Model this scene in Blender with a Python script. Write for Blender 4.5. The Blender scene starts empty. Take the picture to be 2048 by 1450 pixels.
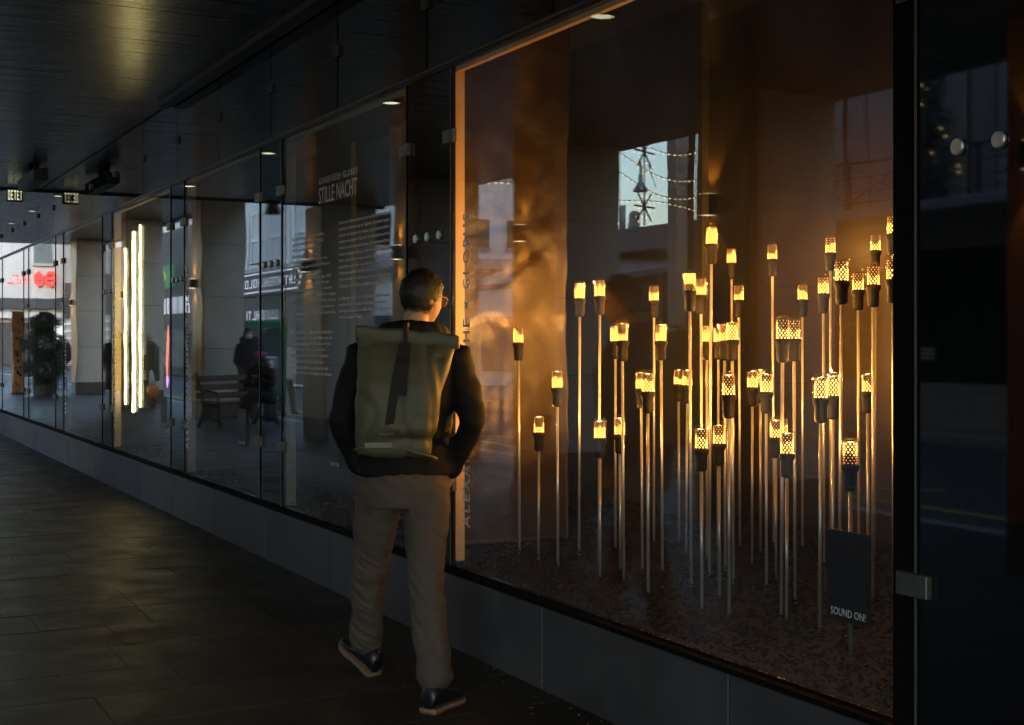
import bpy, bmesh, math, random
from mathutils import Vector, Matrix, noise
random.seed(7)
R = math.radians
S = bpy.context.scene
COL = S.collection

# ------------------------------------------------------------------ camera, sky, sun, exposure
cd = bpy.data.cameras.new('camera')
cam = bpy.data.objects.new('camera', cd); COL.objects.link(cam)
cam.location = (-2.85, 0.0, 1.5)
cam.rotation_euler = (R(90), 0, R(-27.56))
cd.sensor_width = 36; cd.lens = 47.46; cd.shift_y = -0.0195
cd.clip_start = 0.05; cd.clip_end = 1500
S.camera = cam

SUN_EL, SUN_ROT = 22.0, 150.0
EXPOSURE = 2.9
KX = 2 ** -EXPOSURE            # lamps and signs are set for exposure 0 and brought down by the same step
W = bpy.data.worlds.new('World'); S.world = W; W.use_nodes = True
nt = W.node_tree; bg = nt.nodes['Background']
sky = nt.nodes.new('ShaderNodeTexSky'); sky.sky_type = 'NISHITA'; sky.sun_disc = False
sky.sun_elevation = R(SUN_EL); sky.sun_rotation = R(SUN_ROT)
sky.air_density = 1.3; sky.dust_density = 1.5; sky.ozone_density = 3.0
nt.links.new(sky.outputs[0], bg.inputs[0]); bg.inputs[1].default_value = 0.15
sd = bpy.data.lights.new('sun', 'SUN'); sd.energy = 0.12; sd.angle = R(25); sd.color = (1, .93, .85)
sun = bpy.data.objects.new('sun', sd); COL.objects.link(sun)
_a = R(SUN_ROT); _d = Vector((math.sin(_a) * math.cos(R(SUN_EL)), math.cos(_a) * math.cos(R(SUN_EL)), math.sin(R(SUN_EL))))
sun.rotation_euler = (-_d).to_track_quat('-Z', 'Y').to_euler()
vs = S.view_settings
vs.view_transform = 'Standard'; vs.look = 'None'; vs.exposure = EXPOSURE; vs.gamma = 1.0; vs.use_curve_mapping = False
S.cycles.use_denoising = True
S.cycles.max_bounces = 10; S.cycles.transparent_max_bounces = 24
S.cycles.glossy_bounces = 5; S.cycles.diffuse_bounces = 3
S.cycles.caustics_reflective = False; S.cycles.caustics_refractive = False
S.cycles.sample_clamp_indirect = 4.0
LAMP_BULB, LAMP_DOWN, LAMP_SCONCE = 9.5 * KX, 7.0 * KX, 26.0 * KX

# ------------------------------------------------------------------ helpers
class MB:
    def __init__(s): s.v = []; s.f = []
    def add(s, vs, fs):
        o = len(s.v); s.v += [tuple(q) for q in vs]; s.f += [tuple(i + o for i in f) for f in fs]; return s
    def box(s, x0, x1, y0, y1, z0, z1, M=None):
        vs = [Vector((x, y, z)) for x in (x0, x1) for y in (y0, y1) for z in (z0, z1)]
        if M: vs = [M @ q for q in vs]
        return s.add(vs, [(0, 1, 3, 2), (4, 6, 7, 5), (0, 4, 5, 1), (2, 3, 7, 6), (0, 2, 6, 4), (1, 5, 7, 3)])
    def bbox(s, x0, x1, y0, y1, z0, z1, b=.01):       # box with chamfered edges
        bm = bmesh.new(); bmesh.ops.create_cube(bm, size=1)
        for q in bm.verts: q.co = Vector(((x0 + x1) / 2 + q.co.x * (x1 - x0), (y0 + y1) / 2 + q.co.y * (y1 - y0), (z0 + z1) / 2 + q.co.z * (z1 - z0)))
        bmesh.ops.bevel(bm, geom=bm.edges[:], offset=b, segments=1, affect='EDGES')
        bm.verts.index_update()
        s.add([q.co.copy() for q in bm.verts], [tuple(q.index for q in f.verts) for f in bm.faces]); bm.free(); return s
    def loft(s, rings, cap=True, closed=True):
        n = len(rings[0]); o = len(s.v)
        for r in rings: s.v += [tuple(q) for q in r]
        for i in range(len(rings) - 1):
            for j in range(n if closed else n - 1):
                a = o + i * n + j; b = o + i * n + (j + 1) % n
                s.f.append((a, b, b + n, a + n))
        if cap:
            s.f.append(tuple(o + j for j in reversed(range(n)))); k = o + (len(rings) - 1) * n
            s.f.append(tuple(k + j for j in range(n)))
        return s
    def tube(s, pts, r, n=8, round_ends=False):
        pts = [Vector(p) for p in pts]; rr = r if isinstance(r, (list, tuple)) else [r] * len(pts)
        if round_ends:
            d0 = (pts[0] - pts[1]).normalized(); d1 = (pts[-1] - pts[-2]).normalized()
            h = [(pts[0] + d0 * rr[0] * .95, rr[0] * .25), (pts[0] + d0 * rr[0] * .7, rr[0] * .7)]
            t = [(pts[-1] + d1 * rr[-1] * .7, rr[-1] * .7), (pts[-1] + d1 * rr[-1] * .95, rr[-1] * .25)]
            pts = [a for a, _ in h] + pts + [a for a, _ in t]; rr = [b for _, b in h] + list(rr) + [b for _, b in t]
        rings = []; up = None
        for i, p in enumerate(pts):
            t = (pts[min(i + 1, len(pts) - 1)] - pts[max(i - 1, 0)]).normalized()
            if up is None:
                up = t.orthogonal().normalized()
            up = (up - t * up.dot(t)).normalized(); sd_ = t.cross(up)
            rings.append([p + (up * math.cos(a) + sd_ * math.sin(a)) * rr[i] for a in (2 * math.pi * k / n for k in range(n))])
        return s.loft(rings)
    def lathe(s, prof, n=16, c=(0, 0, 0)):
        rings = [[(c[0] + r * math.cos(a), c[1] + r * math.sin(a), c[2] + z) for a in (2 * math.pi * k / n for k in range(n))] for r, z in prof]
        return s.loft(rings)
    def ell(s, c, rx, ry, rz, n=16, m=10, M=None):
        rings = []
        for i in range(m + 1):
            t = -math.pi / 2 + math.pi * (i if 0 < i < m else (.15 if i == 0 else m - .15)) / m
            ring = []
            for k in range(n):
                a = 2 * math.pi * k / n
                q = Vector((rx * math.cos(t) * math.cos(a), ry * math.cos(t) * math.sin(a), rz * math.sin(t)))
                ring.append((M @ q if M else q) + Vector(c))
            rings.append(ring)
        return s.loft(rings)
    def mesh(s, name, smooth=False):
        m = bpy.data.meshes.new(name); m.from_pydata(s.v, [], s.f); m.update()
        if smooth: m.polygons.foreach_set('use_smooth', [True] * len(m.polygons))
        return m
    def build(s, name, mat, parent=None, smooth=False):
        return link(name, s.mesh(name, smooth), mat, parent)

def link(name, mesh, mat=None, parent=None):
    o = bpy.data.objects.new(name, mesh); COL.objects.link(o)
    if mat is not None and len(mesh.materials) == 0: mesh.materials.append(mat)
    if parent: o.parent = parent
    return o
def tag(o, label, cat, group=None):
    o['label'] = label; o['category'] = cat
    if group: o['group'] = group
    return o
def thing(name, label, cat, loc=(0, 0, 0), rz=0, group=None):
    o = bpy.data.objects.new(name, None); COL.objects.link(o); o.location = loc; o.rotation_euler = (0, 0, rz); o.empty_display_size = .1
    return tag(o, label, cat, group)
def struct(o): o['kind'] = 'structure'; return o
def piece(name, mesh, parent, loc, scale=(1, 1, 1), rz=0):
    o = bpy.data.objects.new(name, mesh); COL.objects.link(o); o.parent = parent; o.location = loc; o.scale = scale
    if rz: o.rotation_euler = (0, 0, rz)
    return o
def copy_tree(o, parent=None):
    c = o.copy(); COL.objects.link(c); c.parent = parent
    for ch in list(o.children): copy_tree(ch, c)
    return c
def remesh(mb, voxel, smooth=4):
    m = mb.mesh('tmp'); o = bpy.data.objects.new('tmp', m); COL.objects.link(o)
    d = o.modifiers.new('r', 'REMESH'); d.mode = 'VOXEL'; d.voxel_size = voxel; d.use_smooth_shade = True
    if smooth:
        e = o.modifiers.new('s', 'SMOOTH'); e.factor = .5; e.iterations = smooth
    dg = bpy.context.evaluated_depsgraph_get(); dg.update()
    me = bpy.data.meshes.new_from_object(o.evaluated_get(dg))
    bpy.data.objects.remove(o); bpy.data.meshes.remove(m)
    me.polygons.foreach_set('use_smooth', [True] * len(me.polygons))
    return me
def displace(me, fn):
    nn = [v.normal.copy() for v in me.vertices]
    for v, n_ in zip(me.vertices, nn):
        v.co = v.co + n_ * fn(v.co)
    me.update()
    return me

# ------------------------------------------------------------------ materials
def mat(name, col, rough=.6, metal=0.0, noise_amt=0.0, nscale=8.0, bump=0.0, bscale=40.0, spec=.5, rnd=0.0, stretch=None, bdist=.01, col2=None, rvar=0.0, world=False):
    m = bpy.data.materials.new(name); m.use_nodes = True; t = m.node_tree; b = t.nodes['Principled BSDF']
    b.inputs['Base Color'].default_value = (*col, 1); b.inputs['Roughness'].default_value = rough; b.inputs['Metallic'].default_value = metal
    b.inputs['Specular IOR Level'].default_value = spec
    tc = t.nodes.new('ShaderNodeTexCoord'); vec = tc.outputs['Object']
    if world: vec = t.nodes.new('ShaderNodeNewGeometry').outputs['Position']
    if stretch:
        mp = t.nodes.new('ShaderNodeMapping'); mp.inputs['Scale'].default_value = stretch; t.links.new(vec, mp.inputs[0]); vec = mp.outputs[0]
    if noise_amt or rnd or col2:
        n = t.nodes.new('ShaderNodeTexNoise'); n.inputs['Scale'].default_value = nscale; n.inputs['Detail'].default_value = 7; n.inputs['Roughness'].default_value = .65
        t.links.new(vec, n.inputs['Vector'])
        mx = t.nodes.new('ShaderNodeMix'); mx.data_type = 'RGBA'
        c2 = col2 or tuple(c * (1 - noise_amt) for c in col); c1 = col if col2 else tuple(min(1, c * (1 + noise_amt)) for c in col)
        mx.inputs[6].default_value = (*c2, 1); mx.inputs[7].default_value = (*c1, 1)
        rp = t.nodes.new('ShaderNodeMapRange'); rp.inputs[1].default_value = .3; rp.inputs[2].default_value = .7
        t.links.new(n.outputs[0], rp.inputs[0]); t.links.new(rp.outputs[0], mx.inputs[0])
        out = mx.outputs[2]
        if rnd:
            oi = t.nodes.new('ShaderNodeObjectInfo'); r2 = t.nodes.new('ShaderNodeMapRange'); r2.inputs[3].default_value = 1 - rnd; r2.inputs[4].default_value = 1 + rnd
            t.links.new(oi.outputs['Random'], r2.inputs[0])
            hs = t.nodes.new('ShaderNodeHueSaturation'); t.links.new(out, hs.inputs['Color']); t.links.new(r2.outputs[0], hs.inputs['Value']); out = hs.outputs[0]
        t.links.new(out, b.inputs['Base Color'])
        if rvar:
            r3 = t.nodes.new('ShaderNodeMapRange'); r3.inputs[1].default_value = .3; r3.inputs[2].default_value = .7
            r3.inputs[3].default_value = max(.02, rough - rvar); r3.inputs[4].default_value = min(1, rough + rvar)
            t.links.new(n.outputs[0], r3.inputs[0]); t.links.new(r3.outputs[0], b.inputs['Roughness'])
    if bump:
        n2 = t.nodes.new('ShaderNodeTexNoise'); n2.inputs['Scale'].default_value = bscale; n2.inputs['Detail'].default_value = 5
        t.links.new(vec, n2.inputs['Vector'])
        bp = t.nodes.new('ShaderNodeBump'); bp.inputs['Strength'].default_value = bump; bp.inputs['Distance'].default_value = bdist
        t.links.new(n2.outputs[0], bp.inputs['Height']); t.links.new(bp.outputs[0], b.inputs['Normal'])
    return m
def emit(name, col, strength):
    m = bpy.data.materials.new(name); m.use_nodes = True; t = m.node_tree; b = t.nodes['Principled BSDF']
    b.inputs['Base Color'].default_value = (*col, 1); b.inputs['Emission Color'].default_value = (*col, 1); b.inputs['Emission Strength'].default_value = strength * KX
    return m
def glass(name, tint=(.97, .98, .97), wav=.0012, wscale=1.3, gain=1.0, rough=0.0, smudge=0.0):
    m = bpy.data.materials.new(name); m.use_nodes = True; t = m.node_tree
    for n in list(t.nodes):
        if n.type != 'OUTPUT_MATERIAL': t.nodes.remove(n)
    out = t.nodes['Material Output']
    g = t.nodes.new('ShaderNodeNewGeometry'); dt = t.nodes.new('ShaderNodeVectorMath'); dt.operation = 'DOT_PRODUCT'
    t.links.new(g.outputs['Incoming'], dt.inputs[0]); t.links.new(g.outputs['Normal'], dt.inputs[1])
    def M(op, a, b_=None):
        n = t.nodes.new('ShaderNodeMath'); n.operation = op; n.use_clamp = False
        for i, q in enumerate((a, b_)):
            if q is None: continue
            if isinstance(q, (int, float)): n.inputs[i].default_value = q
            else: t.links.new(q, n.inputs[i])
        return n.outputs[0]
    c = M('ABSOLUTE', dt.outputs['Value']); p = M('POWER', M('SUBTRACT', 1.0, c), 5.0)
    fac = M('MINIMUM', M('MULTIPLY', M('ADD', M('MULTIPLY', p, .96), .04), gain), 1.0)
    tr = t.nodes.new('ShaderNodeBsdfTransparent'); tr.inputs[0].default_value = (*tint, 1)
    gl = t.nodes.new('ShaderNodeBsdfGlossy'); gl.inputs['Roughness'].default_value = rough
    if wav:
        tc = t.nodes.new('ShaderNodeTexCoord'); n2 = t.nodes.new('ShaderNodeTexNoise'); n2.inputs['Scale'].default_value = wscale; n2.inputs['Detail'].default_value = 1
        t.links.new(tc.outputs['Object'], n2.inputs['Vector'])
        bp = t.nodes.new('ShaderNodeBump'); bp.inputs['Strength'].default_value = 1; bp.inputs['Distance'].default_value = wav
        t.links.new(n2.outputs[0], bp.inputs['Height']); t.links.new(bp.outputs[0], gl.inputs['Normal'])
    mx = t.nodes.new('ShaderNodeMixShader'); t.links.new(fac, mx.inputs[0]); t.links.new(tr.outputs[0], mx.inputs[1]); t.links.new(gl.outputs[0], mx.inputs[2])
    res = mx.outputs[0]
    if smudge:      # faint film of dust and wiped streaks on the pane
        tc2 = t.nodes.new('ShaderNodeTexCoord'); mp = t.nodes.new('ShaderNodeMapping'); mp.inputs['Scale'].default_value = (1, 1, .35); t.links.new(tc2.outputs['Object'], mp.inputs[0])
        n3 = t.nodes.new('ShaderNodeTexNoise'); n3.inputs['Scale'].default_value = 5; n3.inputs['Detail'].default_value = 9; n3.inputs['Roughness'].default_value = .7; t.links.new(mp.outputs[0], n3.inputs['Vector'])
        f = M('MULTIPLY', M('POWER', n3.outputs[0], 3.0), smudge * 4)
        df = t.nodes.new('ShaderNodeBsdfDiffuse'); df.inputs[0].default_value = (.5, .48, .44, 1)
        m2 = t.nodes.new('ShaderNodeMixShader'); t.links.new(f, m2.inputs[0]); t.links.new(res, m2.inputs[1]); t.links.new(df.outputs[0], m2.inputs[2]); res = m2.outputs[0]
    t.links.new(res, out.inputs[0])
    return m

M = {}
M['paver'] = mat('paver', (.027, .021, .012), .52, noise_amt=.55, nscale=3.2, bump=.35, bscale=45, rnd=.30, bdist=.003, rvar=.14, spec=.28, world=True)
M['joint'] = mat('joint', (.07, .062, .048), .8, noise_amt=.4, nscale=20)
M['asphalt'] = mat('asphalt', (.055, .055, .058), .75, noise_amt=.25, nscale=3, bump=.4, bscale=200, bdist=.004)
M['grit'] = mat('grit', (.075, .07, .06), .9, noise_amt=.5, nscale=6)
M['kerb'] = mat('kerb', (.32, .31, .29), .7, noise_amt=.2, nscale=6)
M['yellow'] = mat('yellow', (.62, .52, .03), .6, noise_amt=.25, nscale=30)
M['ceil'] = mat('ceil', (.105, .084, .054), .25, metal=.8, noise_amt=.18, nscale=4, stretch=(1, 14, 1), rnd=.10, bump=.10, bscale=12, bdist=.002, rvar=.08)
M['ceil_dark'] = mat('ceil_dark', (.01, .01, .01), .8)
M['granite'] = mat('granite', (.052, .049, .050), .5, noise_amt=.35, nscale=2.5, bump=.15, bscale=120, bdist=.002, rnd=.10, rvar=.08)
M['black_glass'] = mat('black_glass', (.006, .0075, .009), .03, noise_amt=.15, nscale=3)
M['black_frame'] = mat('black_frame', (.008, .008, .009), .45, noise_amt=.2, nscale=10)
M['steel'] = mat('steel', (.13, .13, .125), .42, metal=.7, noise_amt=.2, nscale=25, bump=.1, bscale=60, bdist=.001)
M['edge'] = mat('edge', (.085, .085, .08), .4, noise_amt=.15, nscale=12)
M['disc'] = mat('disc', (.55, .57, .56), .38, metal=.8, noise_amt=.15, nscale=40, stretch=(1, 1, .1))
M['black_matte'] = mat('black_matte', (.004, .004, .004), .9, spec=.1)
M['glass'] = glass('glass', smudge=.035)
M['cream_frame'] = mat('cream_frame', (.80, .55, .32), .6, noise_amt=.05, nscale=3)  # cream strips beside the lamps, their peach glow mixed into the colour
M['wall_in'] = mat('wall_in', (.040, .029, .016), .42, noise_amt=.2, nscale=2.0, bump=.35, bscale=2.2, bdist=.06, rvar=.1)
M['wall_dark'] = mat('wall_dark', (.035, .036, .037), .7, noise_amt=.25, nscale=2)
M['grey_backing'] = mat('grey_backing', (.20, .20, .185), .7, noise_amt=.2, nscale=1.5)
M['soil'] = mat('soil', (.014, .010, .007), .9, noise_amt=.5, nscale=18, bump=.6, bscale=40, bdist=.02)
M['chip'] = mat('chip', (.026, .014, .006), .95, spec=.1, noise_amt=.55, nscale=35)
M['rod'] = mat('rod', (.70, .68, .65), .30, metal=.6, noise_amt=.08, nscale=30)
M['socket'] = mat('socket', (.0045, .0036, .003), .6, spec=.3, noise_amt=.2, nscale=40)
M['led'] = emit('led', (1.0, .36, .06), 19.0)
M['led_dim'] = emit('led_dim', (1.0, .38, .07), 1.8)
M['led_core'] = mat('led_core', (.002, .002, .002), .6, spec=.2)
for _n in ('led', 'led_dim'): M[_n].node_tree.nodes['Principled BSDF'].inputs['Base Color'].default_value = (.9, .6, .3, 1)
M['bulb_glass'] = glass('bulb_glass', (.97, .94, .90), wav=0, gain=1.3)
M['white_print'] = mat('white_print', (.80, .80, .80), .6)
M['black_print'] = mat('black_print', (.010, .010, .011), .5)
M['tube_light'] = emit('tube_light', (1.0, .84, .36), 16.0)
M['neon'] = emit('neon', (1.0, .22, .12), 2.2)
M['neon2'] = emit('neon2', (1.0, .35, .95), 2.2)
M['stone'] = mat('stone', (.50, .47, .40), .6, noise_amt=.07, nscale=5, bump=.1, bscale=70, rnd=.05)
M['wood'] = mat('wood', (.46, .19, .022), .4, noise_amt=.16, nscale=6, stretch=(6, 6, .5))
M['base_dark'] = mat('base_dark', (.05, .045, .04), .6, noise_amt=.2, nscale=6)
M['lens'] = emit('lens', (1.0, .80, .45), 9.0)
M['down_lens'] = emit('down_lens', (.93, 1.0, .62), 5.0)
M['white_wall'] = mat('white_wall', (.66, .67, .68), .8, noise_amt=.06, nscale=1.2, bump=.1, bscale=60)
M['grey_wall'] = mat('grey_wall', (.34, .33, .34), .8, noise_amt=.12, nscale=1)
M['dark_wall'] = mat('dark_wall', (.030, .034, .042), .55, noise_amt=.2, nscale=1)
M['concrete'] = mat('concrete', (.30, .30, .31), .8, noise_amt=.15, nscale=2)
M['pane'] = mat('pane', (.12, .15, .16), .04, noise_amt=.35, nscale=.7)
M['pane_dark'] = mat('pane_dark', (.010, .012, .014), .05, noise_amt=.4, nscale=.8)
M['wframe'] = mat('wframe', (.72, .74, .74), .5, noise_amt=.04)
M['rail'] = mat('rail', (.03, .03, .032), .5)
M['red_sign'] = emit('red_sign', (.95, .06, .05), 1.0)
M['orange_sign'] = emit('orange_sign', (1.0, .22, .05), 1.6)
M['green_sign'] = mat('green_sign', (.02, .22, .10), .5)
M['yg_sign'] = mat('yg_sign', (.45, .55, .04), .5)
M['lit_white'] = emit('lit_white', (.85, .92, 1.0), .9)
M['sign_glow'] = emit('sign_glow', (.95, 1.0, .60), .8)
M['metal_dark'] = mat('metal_dark', (.03, .03, .032), .45, metal=.4, noise_amt=.2)
M['alu'] = mat('alu', (.45, .47, .50), .35, metal=.8, noise_amt=.1)
M['plastic_dark'] = mat('plastic_dark', (.022, .024, .03), .5, noise_amt=.2)
M['bench_wood'] = mat('bench_wood', (.16, .06, .02), .5, noise_amt=.3, nscale=10, stretch=(1, 8, 8))
M['leaf'] = mat('leaf', (.022, .045, .018), .6, noise_amt=.5, nscale=9)
M['bark'] = mat('bark', (.06, .04, .025), .9, noise_amt=.3)
M['cord'] = mat('cord', (.015, .018, .016), .6)
M['fairy'] = emit('fairy', (1.0, .72, .38), 14.0)
M['skin'] = mat('skin', (.36, .20, .13), .5, noise_amt=.08, nscale=20)
M['eye'] = mat('eye', (.04, .03, .025), .15)
M['hair_dark'] = mat('hair_dark', (.005, .0036, .003), .5, noise_amt=.5, nscale=60, bump=.8, bscale=160, bdist=.006, stretch=(1, 1, .25))
M['hair_brown'] = mat('hair_brown', (.07, .035, .018), .5, noise_amt=.3, nscale=60)
M['hair_grey'] = mat('hair_grey', (.38, .37, .35), .6, noise_amt=.2, nscale=60)
M['jacket'] = mat('jacket', (.0045, .0045, .005), .75, spec=.2, noise_amt=.3, nscale=15, bump=.25, bscale=320, bdist=.001)
M['trouser'] = mat('trouser', (.062, .049, .037), .85, noise_amt=.16, nscale=30, bump=.35, bscale=420, bdist=.0012)
M['shoe'] = mat('shoe', (.005, .007, .010), .4, noise_amt=.3, nscale=30)
M['sole'] = mat('sole', (.19, .13, .08), .6, noise_amt=.2, nscale=40)
M['sole_dark'] = mat('sole_dark', (.10, .04, .025), .6)
M['pack'] = mat('pack', (.072, .071, .045), .55, spec=.3, noise_amt=.12, nscale=9, bump=.3, bscale=260, bdist=.0012, rvar=.06)
M['seam'] = mat('seam', (.02, .016, .012), .8)
M['webbing'] = mat('webbing', (.004, .004, .004), .8, bump=.4, bscale=300, bdist=.001)
M['reflective'] = mat('reflective', (.22, .22, .21), .35)
M['spec'] = mat('spec', (.30, .14, .05), .25)
M['coat_brown'] = mat('coat_brown', (.040, .032, .022), .8, noise_amt=.3, nscale=14)
M['coat_navy'] = mat('coat_navy', (.014, .020, .030), .75, noise_amt=.3, nscale=14)
M['coat_black'] = mat('coat_black', (.013, .012, .013), .75, noise_amt=.3, nscale=14)
M['coat_beige'] = mat('coat_beige', (.46, .42, .38), .8, noise_amt=.2, nscale=14)
M['coat_red'] = mat('coat_red', (.16, .03, .03), .8, noise_amt=.3, nscale=14)
M['fur'] = mat('fur', (.16, .13, .09), .9, noise_amt=.5, nscale=40)
M['pink'] = mat('pink', (.92, .06, .46), .8, noise_amt=.25, nscale=30)
M['jeans'] = mat('jeans', (.03, .055, .11), .85, noise_amt=.2)
M['mask'] = mat('mask', (.55, .72, .82), .8)
M['bag_orange'] = mat('bag_orange', (.75, .20, .02), .5, noise_amt=.2)
M['bag_white'] = mat('bag_white', (.70, .74, .80), .5)
M['paper_white'] = mat('paper_white', (.75, .75, .74), .7)

def drape_mat(name='drape', col=(.060, .036, .015, 1)):
    m = bpy.data.materials.new(name); m.use_nodes = True; t = m.node_tree
    b = t.nodes['Principled BSDF']; b.inputs['Base Color'].default_value = col; b.inputs['Roughness'].default_value = .38
    tl = t.nodes.new('ShaderNodeBsdfTranslucent'); tl.inputs[0].default_value = col
    tc = t.nodes.new('ShaderNodeTexCoord'); n = t.nodes.new('ShaderNodeTexNoise'); n.inputs['Scale'].default_value = 4; n.inputs['Detail'].default_value = 8
    t.links.new(tc.outputs['Object'], n.inputs['Vector']); bp = t.nodes.new('ShaderNodeBump'); bp.inputs['Strength'].default_value = .6; bp.inputs['Distance'].default_value = .05
    t.links.new(n.outputs[0], bp.inputs['Height']); t.links.new(bp.outputs[0], b.inputs['Normal'])
    mx = t.nodes.new('ShaderNodeMixShader'); mx.inputs[0].default_value = .35
    t.links.new(b.outputs[0], mx.inputs[1]); t.links.new(tl.outputs[0], mx.inputs[2]); t.links.new(mx.outputs[0], t.nodes['Material Output'].inputs[0])
    return m
M['drape'] = drape_mat()

# lettering: FACE_L reads left to right on the glass seen from the passage, FACE_UP reads upwards
def text(name, body, m, parent, loc, size, mode='across', width=None, align='LEFT', spacing=1.0, line=1.0, fatten=0.0, box=None, length=None, height=None):
    c = bpy.data.curves.new(name, 'FONT'); c.body = body; c.size = size; c.align_x = align; c.space_character = spacing; c.space_line = line; c.offset = fatten
    c.resolution_u = 2
    if box: c.text_boxes[0].width = box; 
    o = bpy.data.objects.new('tmp', c); COL.objects.link(o)
    dg = bpy.context.evaluated_depsgraph_get(); dg.update()
    me = bpy.data.meshes.new_from_object(o.evaluated_get(dg)); bpy.data.objects.remove(o)
    xs = [v.co.x for v in me.vertices]; ys = [v.co.y for v in me.vertices]
    if length or height:
        kx = length / (max(xs) - min(xs)) if length else 1; ky = height / (max(ys) - min(ys)) if height else (1 if not length else 1)
        for v in me.vertices: v.co.x = (v.co.x - min(xs)) * kx; v.co.y = (v.co.y - min(ys)) * ky
    me.materials.clear()
    o = link(name, me, m, parent)
    o.location = loc
    if mode == 'across': Mx = Matrix(((0, 0, -1), (-1, 0, 0), (0, 1, 0)))
    elif mode == 'up': Mx = Matrix(((0, 0, -1), (0, 1, 0), (1, 0, 0)))
    elif mode == 'street': Mx = Matrix(((0, 0, 1), (1, 0, 0), (0, 1, 0)))       # on the far side of the street, facing the passage
    elif mode == 'end': Mx = Matrix(((1, 0, 0), (0, 0, -1), (0, 1, 0)))         # facing -Y
    o.rotation_euler = Mx.to_euler()
    return o
def strokes(seed, n, w, h):
    """rows of letter-like strokes for writing too blurred to read; in the XY plane from 0,0"""
    rr = random.Random(seed); b = MB(); x = 0; cw = w / n
    for i in range(n):
        k = rr.choice('ILEHOT'); a = cw * .16; x0, x1 = x + cw * .12, x + cw * .82
        if k in 'ILEH': b.box(x0, x0 + a, 0, h, 0, .01)
        if k in 'LE': b.box(x0 + a, x1, 0, h * .16, 0, .01)
        if k == 'E': b.box(x0 + a, x1, h * .84, h, 0, .01).box(x0 + a, x1 - a, h * .42, h * .58, 0, .01)
        if k == 'H': b.box(x1 - a, x1, 0, h, 0, .01).box(x0 + a, x1 - a, h * .42, h * .58, 0, .01)
        if k == 'O': b.box(x0, x0 + a, 0, h, 0, .01).box(x1 - a, x1, 0, h, 0, .01).box(x0 + a, x1 - a, 0, h * .16, 0, .01).box(x0 + a, x1 - a, h * .84, h, 0, .01)
        if k == 'T': b.box(x0, x1, h * .84, h, 0, .01).box((x0 + x1 - a) / 2, (x0 + x1 + a) / 2, 0, h * .84, 0, .01)
        x += cw
    return b
ROT_STREET = Matrix(((0, 0, 1), (1, 0, 0), (0, 1, 0))).to_euler()
ROT_END = Matrix(((1, 0, 0), (0, 0, -1), (0, 1, 0))).to_euler()

# ------------------------------------------------------------------ ground, passage floor, street
g = MB().add([(-400, -300, -.14), (400, -300, -.14), (400, 500, -.14), (-400, 500, -.14)], [(0, 1, 2, 3)]).build('street', M['asphalt']); struct(g)
M['base_pave'] = mat('base_pave', (.17, .17, .17), .7, noise_amt=.2, nscale=2)
pf = MB().box(-5.4, 6, -10, 99, -.3, -.004).build('passage_floor', M['joint']); struct(pf)
pm = MB().bbox(-.5, .5, -.5, .5, -.5, .5, .006).mesh('paver'); pm.materials.append(M['paver'])
y = -1.2; row = 0; npav = 0
while y < 25:
    h = random.choice((.46, .50, .50, .62)); x = -.03
    first = random.uniform(.3, .9)
    while x > -4.05:
        w = first if first else random.choice((.58, .72, .85, 1.0)); first = 0
        x2 = max(x - w, -4.3)
        if npav < 300:
            p = piece('paver', pm, pf, ((x + x2) / 2, y + h / 2, -.03 + random.uniform(-.0012, .0012)), (x - x2 - .006, h - .006, .06)); npav += 1
        x = x2
    y += h
MB().box(-5.4, -4.3, -10, 99, -.0039, .0).build('paving_strip', M['paver'], pf)
MB().box(-4.3, -.03, 25, 99, -.0039, .0).build('paving_strip', M['paver'], pf)
MB().box(-4.3, -.03, -10, -1.22, -.0039, .0).build('paving_strip', M['paver'], pf)
kb = MB().box(-5.6, -5.4, -10, 99, -.3, .003).build('kerb', M['kerb']); struct(kb)
fp = MB().box(-40, -13.7, -12, 99, -.3, -.003).build('far_pavement', M['base_pave']); struct(fp)
fk = MB().box(-13.7, -13.5, -12, 99, -.3, .0).build('far_kerb', M['kerb']); struct(fk)
z = -.136
rm = MB().box(-7.06, -6.94, 4, 42, z - .002, z + .002)
struct(rm.build('road_marking', M['yellow']))
zz = MB(); pts = [(-7.3, 11 + 1.15 * i) if i % 2 else (-8.3, 11 + 1.15 * i) for i in range(20)]
for (ax, ay), (bx, by) in zip(pts, pts[1:]):
    d = Vector((bx - ax, by - ay, 0)).normalized() * .0; n = Vector((-(by - ay), bx - ax, 0)).normalized() * .07
    zz.add([(ax - n.x, ay - n.y, z), (bx - n.x, by - n.y, z), (bx + n.x, by + n.y, z), (ax + n.x, ay + n.y, z)], [(0, 1, 2, 3)])
struct(zz.build('zigzag_marking', M['yellow']))

# ------------------------------------------------------------------ passage ceiling
CZ = 3.61
CZ2, YC = 4.50, 19.6
cl = MB().box(-5.1, .25, -8, YC, CZ + .03, CZ2 + .5).build('passage_ceiling', M['ceil_dark']); struct(cl)
plank = MB().bbox(-.5, .5, -.5, .5, -.5, .5, .012).mesh('ceiling_plank'); plank.materials.append(M['ceil'])
y = -3.0; i = 0
while y < YC - .3 and i < 290:
    w = (.30, .12, .30, .30)[i % 4] * random.choice((1, 1, 1.0))
    piece('ceiling_plank', plank, cl, (-2.45, y + w / 2, CZ + .014 + random.uniform(-.001, .001)), (5.2, w - .010, .03)); y += w; i += 1
MB().box(-5.1, .25, YC - .02, YC + .04, CZ - .03, CZ2).build('ceiling_step', M['black_frame'], cl)
MB().box(-5.1, .25, YC + .04, 43, CZ2, CZ2 + .5).build('raised_ceiling', M['ceil'], cl)
MB().box(-5.25, -5.1, -8, YC + .04, CZ + .03, CZ2 + .6).build('fascia', M['black_frame'], cl)
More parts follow.
